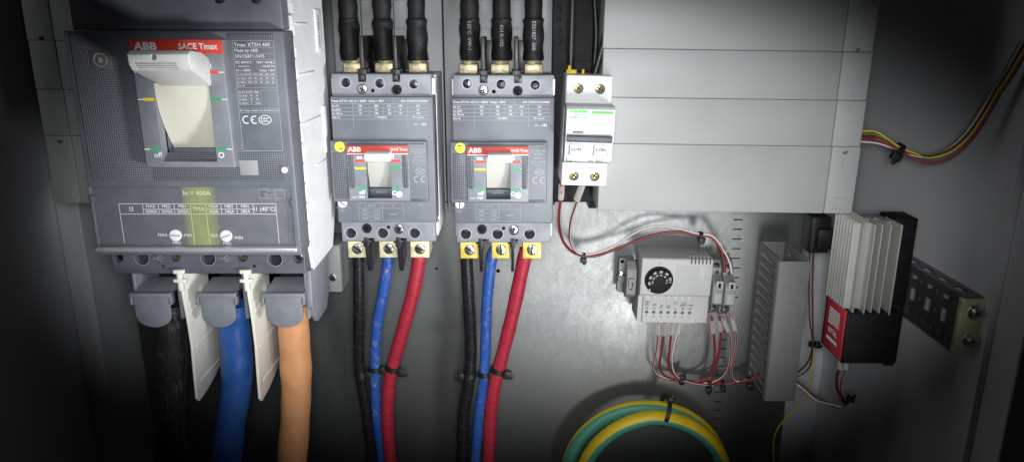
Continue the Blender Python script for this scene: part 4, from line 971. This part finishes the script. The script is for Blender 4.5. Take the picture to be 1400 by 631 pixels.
mb.text('°C', dx + 9.2, dz + .5, WT + 5.7, 2.4, 0, .03, rot=R(-90)); mb.text('°F', dx + 5.8, dz - .5, WT + 5.7, 2.0, 0, .02, rot=R(-90)); mb.hl(dx - 8.5, dx - 7, dz - 9, WT + 1.4, 1.2, 0)
mb.build('dial_scale', [M['print']], dial)
mb = MB(); mb.prism([(dx - 1.6, tz1 - 3.6), (dx + 1.6, tz1 - 3.6), (dx, tz1 - 6.6)], WT - .2, WT + .4, 0); mb.build('pointer_mark', [M['cover']], th)
mb = MB(); W = WT - 2.3
for k, (a, b, c) in enumerate((('48V', '60V', 'N'), ('', '24V', 'N'), ('', '', ''), ('', '', ''), ('', '', 'L'), ('', '230V', 'N'), ('', '115V', 'N'))):
    x = tx0 + 8 + k * 6.72
    for s_, z in ((a, -249.6), (b, -252.2), (c, -255.6)):
        if s_: mb.text(s_, x, z, W, 2.7 if len(s_) > 1 else 3.4, 0, .05)
    mb.text(str(k + 1), x, -263.6, W, 2.4, 0, .04)
mb.text('[ L1', tx0 + 34.5, -249.8, W, 2.6, 0, .04); mb.text('L2 ]', tx0 + 42.5, -249.8, W, 2.6, 0, .04)
x = tx0 + 8 + 2 * 6.72
for k in range(3): mb.vl(x - 1.2 + k * 1.2, -254.8, -251.8, W, .35, 0)
mb.hl(x - 1.8, x + 1.8, -255.8, W, .35, 0); x += 6.72; mb.ring(x, -253.8, 1.3, W, .5, 0)
for k in range(6): a = R(60 * k); mb.sheet(x + 1.8 * math.cos(a) - .25, x + 1.8 * math.cos(a) + .25, -253.8 + 1.8 * math.sin(a) - .25, -253.8 + 1.8 * math.sin(a) + .25, W, 0)
mb.build('terminal_print', [M['printdk']], th)
# end stop on the left of the thermostat
es = thing('end_stop', (110, -10, -255), 'grey rail end stop clamp left of the thermostat', 'end stop', tilt=1.4)
mb = MB().prismx([(9, -214), (26, -214), (34, -220), (36, -226), (36, -244), (30, -249), (9, -249)], 106.5, 115.5, 0, bev=.6)
mb.box(108, 114, -236, -228, 35, 38, .4); mb.cut(MB().box(109.3, 112.4, -239.5, -231, 33.5, 50, 0)); mb.build('clamp_body', [M['clipg']], es)
mb = MB(); screw(mb, 103.6, -229, 20, 3.0, 'slot', .4); screw(mb, 103.8, -217, 18, 2.2, 'slot', .9); mb.box(101, 107, -238, -214, 10, 19.6, .5, 2).box(101, 107, -249, -238.6, 8, 15, .5, 2); mb.build('clamp_screw', [M['steel'], M['hollow_shade'], M['clipg']], es)
# terminal blocks
def term(x, label, dz):
    t = thing('terminal_block', (x, -10, -268), label, 'terminal block', 'grey terminal blocks beside the thermostat', tilt=1.4)
    mb = MB().prismx([(9, -214 + dz), (24, -214 + dz), (30, -220 + dz), (30, -226 + dz), (40, -231 + dz), (42, -234 + dz), (42, -251 + dz), (30, -257 + dz), (30, -263 + dz), (24, -267 + dz), (9, -267 + dz)], x - 4.8, x + 4.8, 0, bev=.4)
    cu = MB()
    for z, w in ((-217.5, 26), (-224, 30), (-258.5, 30), (-263, 27)): cu.cyl(V(x + 1, z + dz, w - 8), V(x + 1, z + dz, w + 6), 1.9, seg=14)
    cu.cyl(V(x - 6, -222.5 + dz, 24), V(x + 6, -222.5 + dz, 24), 1.4, seg=12); cu.cyl(V(x - 6, -244 + dz, 33), V(x - 3, -244 + dz, 33), 1.6, seg=12)
    mb.cut(cu); mb.build('block_body', [M['clipg']], t)
    mb = MB().box(x - 2.6, x + 4.3, -236.5 + dz, -228.5 + dz, 38, 43.4, .5, 0).box(x - .6, x + 1.8, -235 + dz, -230.5 + dz, 43, 43.6, .2, 1); mb.build('slide_link', [M['cover'], M['hollow_shade']], t)
    mb = MB().box(x - 3.2, x + 4.2, -251 + dz, -240 + dz, 40, 43, .5, 0).box(x - 2, x + 3, -246 + dz, -241.5 + dz, 42.9, 43.5, .2, 0); mb.build('marker_tag', [M['cover']], t)
    mb = MB().box(x - 3.6, x - 1.6, -262 + dz, -257 + dz, 28, 31.5, .4, 0).box(x + 2, x + 4, -262 + dz, -257 + dz, 28, 31.5, .4, 0).box(x - 3, x + 3, -219.5 + dz, -216.5 + dz, 24, 29, .4, 0); mb.build('clamp_lever', [M['black']], t)
term(190.5, 'grey terminal block touching the thermostat', 0)
term(202.0, 'grey terminal block farther from the thermostat, towards the slotted duct', -1)

# ------------------------------------------------------------------ slotted duct
du = thing('cable_duct', (252, -30, -342), 'grey slotted cable duct standing beside the heater', 'cable duct')
dx0, dx1 = 239, 266; zt1, zb1 = -203.5, -341
mb = MB().box(dx0, dx0 + 1.8, zb1, zt1 + 1, 2, 58, .3); cu = MB()
for k in range(14):
    z = zt1 - 8.5 - k * 9.6
    cu.box(dx0 - 3, dx0 + 5, z - 3.1, z + 3.1, 12, 50, 0)
    for w in (12, 50): cu.cyl(V(dx0 - 3, z, w), V(dx0 + 5, z, w), 3.1, seg=14)
cu2 = MB(); mb.cut(cu)
mb.build('slotted_side', [M['ductg']], du)
mb = MB().box(dx1 - 1.8, dx1, zb1, zt1 + 1, 2, 58, .3); cu = MB()
for k in range(14): cu.box(dx1 - 5, dx1 + 3, zt1 - 10.4 - k * 9.6, zt1 - 6.6 - k * 9.6, 14, 48, 0)
mb.cut(cu); mb.build('slotted_side', [M['ductg']], du)
MB().box(dx0 + 1.8, dx1 - 1.8, zb1, zt1 + 1, .3, 2.2, .2).build('duct_base', [M['ductg']], du)
mb = MB().box(dx0 - .6, dx1 + .6, zb1 - 1, zt1, 58.2, 60.4, .6).box(dx0 - .8, dx0 - .05, zb1 - 1, zt1, 51, 58, .2).box(dx1 + .05, dx1 + .8, zb1 - 1, zt1, 51, 58, .2)
mb.build('duct_lid', [M['ductg']], du)

# ------------------------------------------------------------------ heater on the side wall
he = thing('heater', (312, -90, -281), 'finned aluminium enclosure heater with black base and red badge', 'heater')
hx0, hx1 = 280, 328
zb_, zm_, zt_ = -279, -233, -157
mb = MB().box(hx0 + 1, hx1, zb_, zm_, 66, 110, 1.4); mb.box(hx0 + 8, hx1 - 1, zb_ - 1.5, zb_ + 4, 70, 106, 1)
mb.box(hx1 - 9, hx1 - .6, zb_ - 3, zb_ + 3, 96, 108, .8)
mb.build('base', [M['blackmat']], he)
mb = MB().box(hx1 - 10, hx1 + 11, zm_ + .3, zt_ + 1, 66, 91, 1.2); mb.box(hx1 + .3, hx1 + 9, zb_ + 4, zm_ + .4, 66, 92, 1.2); mb.build('rear_housing', [M['blackmat']], he)
MB().box(hx1 + 8, 366, zb_ + 14, zt_ - 22, 20, 42, 1).build('rail_clip', [M['blackmat']], he)
mb = MB().box(hx0 + 14, hx1 - 12, zm_ + .3, zt_ - 1, 68, 83, .5)
mb.build('heatsink_core', [M['alu']], he)
for k in range(7):
    w = 67.5 + k * 5.6
    MB().box(hx0 - .5, hx0 + 15, zm_ + .3 + .2 * k, zt_ + 2 - .25 * k, w, w + 1.2, .25).build('fin', [M['alu']], he)
for k, x in enumerate((hx0 + 5.5, hx0 + 14, hx0 + 20.5, hx0 + 27, hx0 + 35.2)):
    MB().box(x, x + 1.2, zm_ - 1.5, zt_ + .5, 82, (108, 109.5, 108, 109, 110)[k], .25).build('fin', [M['alu']], he)
MB().box(hx0 + 28.5, hx0 + 34.6, zm_ + .5, zt_ - .5, 82, 95, .3).build('fin_web', [M['alu']], he)
mb = MB().box(hx0 - .6, hx0 + 1.4, zb_ + 2.5, zm_ + 1.5, 73, 108.5, .5); bd = mb.build('badge', [M['heatred']], he)
mb = MB()
def side(w, z): return Vector((hx0 - .75, -w, z))
def quad(w0, w1, z0, z1, sh=0.0):
    f = mb.bm.faces.new([mb.bm.verts.new(p) for p in (side(w0, z0), side(w1, z0), side(w1 , z1), side(w0, z1))]); f.material_index = 0
for k in range(6): quad(80, 101 - .0 * k, zm_ - 6.4 - k * 2.4, zm_ - 4.9 - k * 2.4)
quad(80, 88 , zm_ - 19.6, zm_ - 18); quad(80, 101, zm_ - 34.4, zm_ - 31.4)
mt = Matrix(((0, 0, 0, hx0 - .75), (-1, 0, 0, -90.5), (0, 1, 0, zm_ - 25.5), (0, 0, 0, 1)))
mb.text('RITTAL', 0, 0, 0, 6.4, 0, .2, mat=mt, sx=.85); mb.build('badge_logo', [M['print']], bd)

# perforated rail on the wall and its yellow end bracket
pr_ = thing('perforated_rail', (376, -70, -263), 'dark perforated steel rail on the right wall carrying the heater', 'rail')
mb = MB().box(367, 368.6, -262, -215, -40, 121, .2); cu = MB()
for k in range(6):
    w = 112 - k * 25
    for z in (-222, -255): cu.cyl(V(360, z, w), V(375, z, w), 2.6, seg=16); cu.box(360, 375, z - 2.4, z + 2.4, w - 17, w - 7, 0)
    cu.cyl(V(360, -238.5, w - 0), V(375, -238.5, w - 0), 2.6, seg=16); cu.box(360, 375, -245, -232, w - 17, w - 6.5, 0)
mb.cut(cu); mb.build('rail_face', [M['rail']], pr_)
mb = MB().box(367.2, 384.5, -215, -213.5, -40, 121, .2); cu = MB()
for k in range(6):
    cu.box(372, 379, -220, -208, 96 - k * 25, 110 - k * 25, 0); cu.box(374.5, 377, -220, -208, 87 - k * 25, 92 - k * 25, 0)
mb.cut(cu); mb.build('rail_flange', [M['rail']], pr_); 
MB().box(367.2, 384.5, -263.6, -262, -40, 121, .2).build('rail_flange', [M['rail']], pr_)
br = thing('end_bracket', (380, -123, -263), 'yellowish zinc end bracket with two screws at the near end of the rail', 'bracket')
mb = MB().box(367.8, 391, -262, -215, 121.5, 124, .7).box(366.4, 368.2, -262.5, -214.5, 118, 124.2, .5).box(386, 396, -270, -206, 119, 121.2, .6); mb.cut(MB().box(384, 400, -241, -236, 118, 130, 0)); mb.build('bracket_plate', [M['zinc']], br)
for z in (-226, -251):
    mb = MB().knob(378.6, z, 7.2, 124, 125.2, 0, .3); screw(mb, 378.6, z, 125, 4.2, 'cross', .4, 0, 1, 3); mb.build('screw', [M['steel'], M['hollow_shade']], br)

# wires on the right side
G = 'wires of the heater'
wire([(1149, 486, 84), (1149, 498, 84), (1144, 515, 80), (1145, 532, 74), (1153, 545, 68), (1154, 553, 64), (1140, 554, 55), (1115, 541, 45), (1095, 525, 36), (1080, 514, 28)], 'dark red wire looping down from the heater to the slotted duct', 'wbrown_shade', None, G, 1.2, ((1149, 488, 84), (1148.5, 504, 84), 2.2))
wire([(1158, 486, 84), (1157, 498, 84), (1151, 515, 80), (1149, 532, 74), (1155, 545, 68), (1152, 555, 63), (1135, 552, 54), (1115, 546, 46), (1098, 531, 36), (1080, 518, 28)], 'white striped wire looping down from the heater to the slotted duct', 'wwhite', 'wbrown_shade', G, 1.0, ((1158, 488, 84), (1156, 504, 84), 2.2))
tie(1156, 547, 67, -.5, 2.6, 'black cable tie on the heater wires below the red badge', (1, 1), 1.2)
G = 'wires climbing behind the slotted duct'
wire([(1118, 285, 8), (1113, 330, 8), (1111, 380, 12), (1111, 430, 18), (1111, 470, 22), (1104, 495, 20), (1084, 514, 16)], 'dark red wire climbing between the slotted duct and the heater', 'wbrown_shade', None, G, .9)
wire([(1116, 285, 10), (1108, 335, 10), (1106, 390, 14), (1107, 435, 20), (1111, 470, 20), (1108, 498, 18), (1098, 510, 16), (1082, 517, 14)], 'white striped wire climbing between the slotted duct and the heater', 'wwhite_shade', 'wbrown_shade', G, .8)
wire([(1109, 462, 16), (1112, 480, 12), (1109, 520, 8), (1098, 546, 3), (1080, 565, 2), (1064, 584, 2), (1058, 602, 2), (1058, 640, 2), (1060, 700, 2)], 'thin yellow wire hanging loose below the slotted duct', 'wyel', None, G, .9)
tie(1110.5, 470, 21, -R(90), 2.8, 'black cable tie on the wires between the slotted duct and the heater', (0, 1), 1.15)
mb = MB(); q = RC(1108, 296, 1134, 345, 20); mb.box(*q, 0, 22, 1); mb.box(q[0] + 4, q[1] + 6, q[2] + 6, q[3] - 10, 22, 30, 1); mb.knob(q[0] + 6, q[2] + 4, 3, 22, 25)
mb.build('socket_block', [M['black']], label='small black socket block in the shade left of the heater fins', cat='socket')
G = 'wires of the bundle on the right wall'
path = [(1165, 186, 60), (1182, 188, 62), (1200, 190, 64), (1228, 203, 74), (1248, 212, 82), (1270, 217, 90), (1298, 208, 98), (1322, 187, 104), (1343, 157, 110), (1360, 127, 116), (1378, 98, 122), (1400, 60, 128)]
offs = [((0, -9), (0, -5), 'wyel', None, 'yellow wire of the bundle on the right wall', 1.1, (3, 2)), ((0, -2), (0, -1), 'wbrown_shade', None, 'brown red wire of the bundle on the right wall', 1.3, (2, -2)), ((0, 6), (0, 3), 'wwhite', None, 'white wire of the bundle on the right wall', 1.0, (-2, -4)),
        ((0, -5), (0, -3), 'wgrn', None, 'olive green wire of the bundle on the right wall', 1.0, (-4, -2)), ((0, 1), (0, 2), 'wred', None, 'dark red wire lowest in the bundle on the right wall', 1.3, (5, 4))]
for a, b, m_, st_, lab, r, e in offs:
    pts = []
    for i, (px, py, w) in enumerate(path):
        f = i / (len(path) - 1); k = max(0, 1 - i / 3.0); g = max(0, (f - .3) / .7)
        pts.append((px + e[0] * g * 1.2, py + (a[1] if i < 3 else b[1] * (0.6 if i == 3 else 1) * (1 - g)) + e[1] * math.sin(math.pi * min(1, max(0, (i - 3) / 6))) * .9 + (2 * g * e[1]), w + e[0] * .3))
    wire(pts, lab, m_, st_, G, r * .82)
tie(1229, 204, 75, -.45, 4.2, 'black cable tie on the coloured bundle at the right wall', (0, -1), 1.5)

# ------------------------------------------------------------------ coiled earth cable (yellow and green)
cc, cz0 = XZ(886, 659, 45); RR = 75
def coil():
    mb = MB(); pts = []; n = 64
    def sm_(x): x = min(1, max(0, x)); return x * x * (3 - 2 * x)
    for i in range(2 * n + 1):
        turn = i / n; a = R(-90) + 2 * math.pi * turn; left = max(0, -math.cos(a)); k = sm_((turn - .86) / .28)
        r_ = (RR + 1.5 + 3.0 * left) * (1 - k) + (RR + 1.0 - 8.5 * left) * k
        pts.append(V(cc + r_ * math.cos(a), cz0 + r_ * math.sin(a) * .99, 31 + 18 * k))
    def twist(f):
        a = R(-90) + 4 * math.pi * f
        return (.95 - .35 * math.cos(a)) if f < .5 else (.38 - .15 * math.cos(a))
    seg = 28
    def stripe(d, c, k): return 1 if math.cos(2 * math.pi * (k + .5) / seg) > .02 else 0
    mb.tube(pts, 7.2, 0, seg, 2, stripe, twist=twist)
    return mb.build('coiled_cable', [M['gyel'], M['ggrn']], label='coil of thick yellow and green earth cable below the thermostat', cat='cable')
coil()
tie(908, 560, 41, -.25, 15.0, 'black cable tie strapped round the yellow and green coil', (0, 1), 1.2, 1.0)

# ------------------------------------------------------------------ light: unseen spots, camera one added with oval cone for dark corners, no daylight
world = bpy.data.worlds.new('World'); scene.world = world; world.use_nodes = True
world.node_tree.nodes['Background'].inputs['Color'].default_value = (.8, .88, 1, 1); world.node_tree.nodes['Background'].inputs['Strength'].default_value = 0.002
def spot(name, loc, target, power, size, cone, sx, sy, blend=1.0, col=(1, 1, 1)):
    l = bpy.data.lights.new(name, 'SPOT'); l.energy = power; l.shadow_soft_size = size; l.spot_size = R(cone); l.spot_blend = blend; l.color = col
    o = bpy.data.objects.new(name, l); COL.objects.link(o); o.location = Vector(loc) * .001
    d = (Vector(target) - Vector(loc)).normalized(); o.rotation_euler = d.to_track_quat('-Z', 'Y').to_euler(); o.scale = (sx, sy, 1)
    return o
spot('unseen_spot', (5, -690, 5), (5, -60, -165), 12.3, .035, 69.5, 1.0, .525, .5, (.955, .985, 1))  # added at the camera, oval cone shaped to darken the corners
spot('unseen_spot', (200, -640, -400), (15, -60, -165), 9.5, .08, 56, 1.0, .8, .9, (.985, .995, 1))
spot('unseen_spot', (330, -500, -260), (-143, -160, -55), 14, .05, 52, 1.0, .75, .9, (.97, .985, 1))  # added to brighten the white side of the large breaker
scene.view_settings.view_transform = 'Standard'; scene.view_settings.look = 'None'; scene.view_settings.exposure = 0; scene.view_settings.gamma = 1
scene.cycles.max_bounces = 8; scene.cycles.transparent_max_bounces = 16
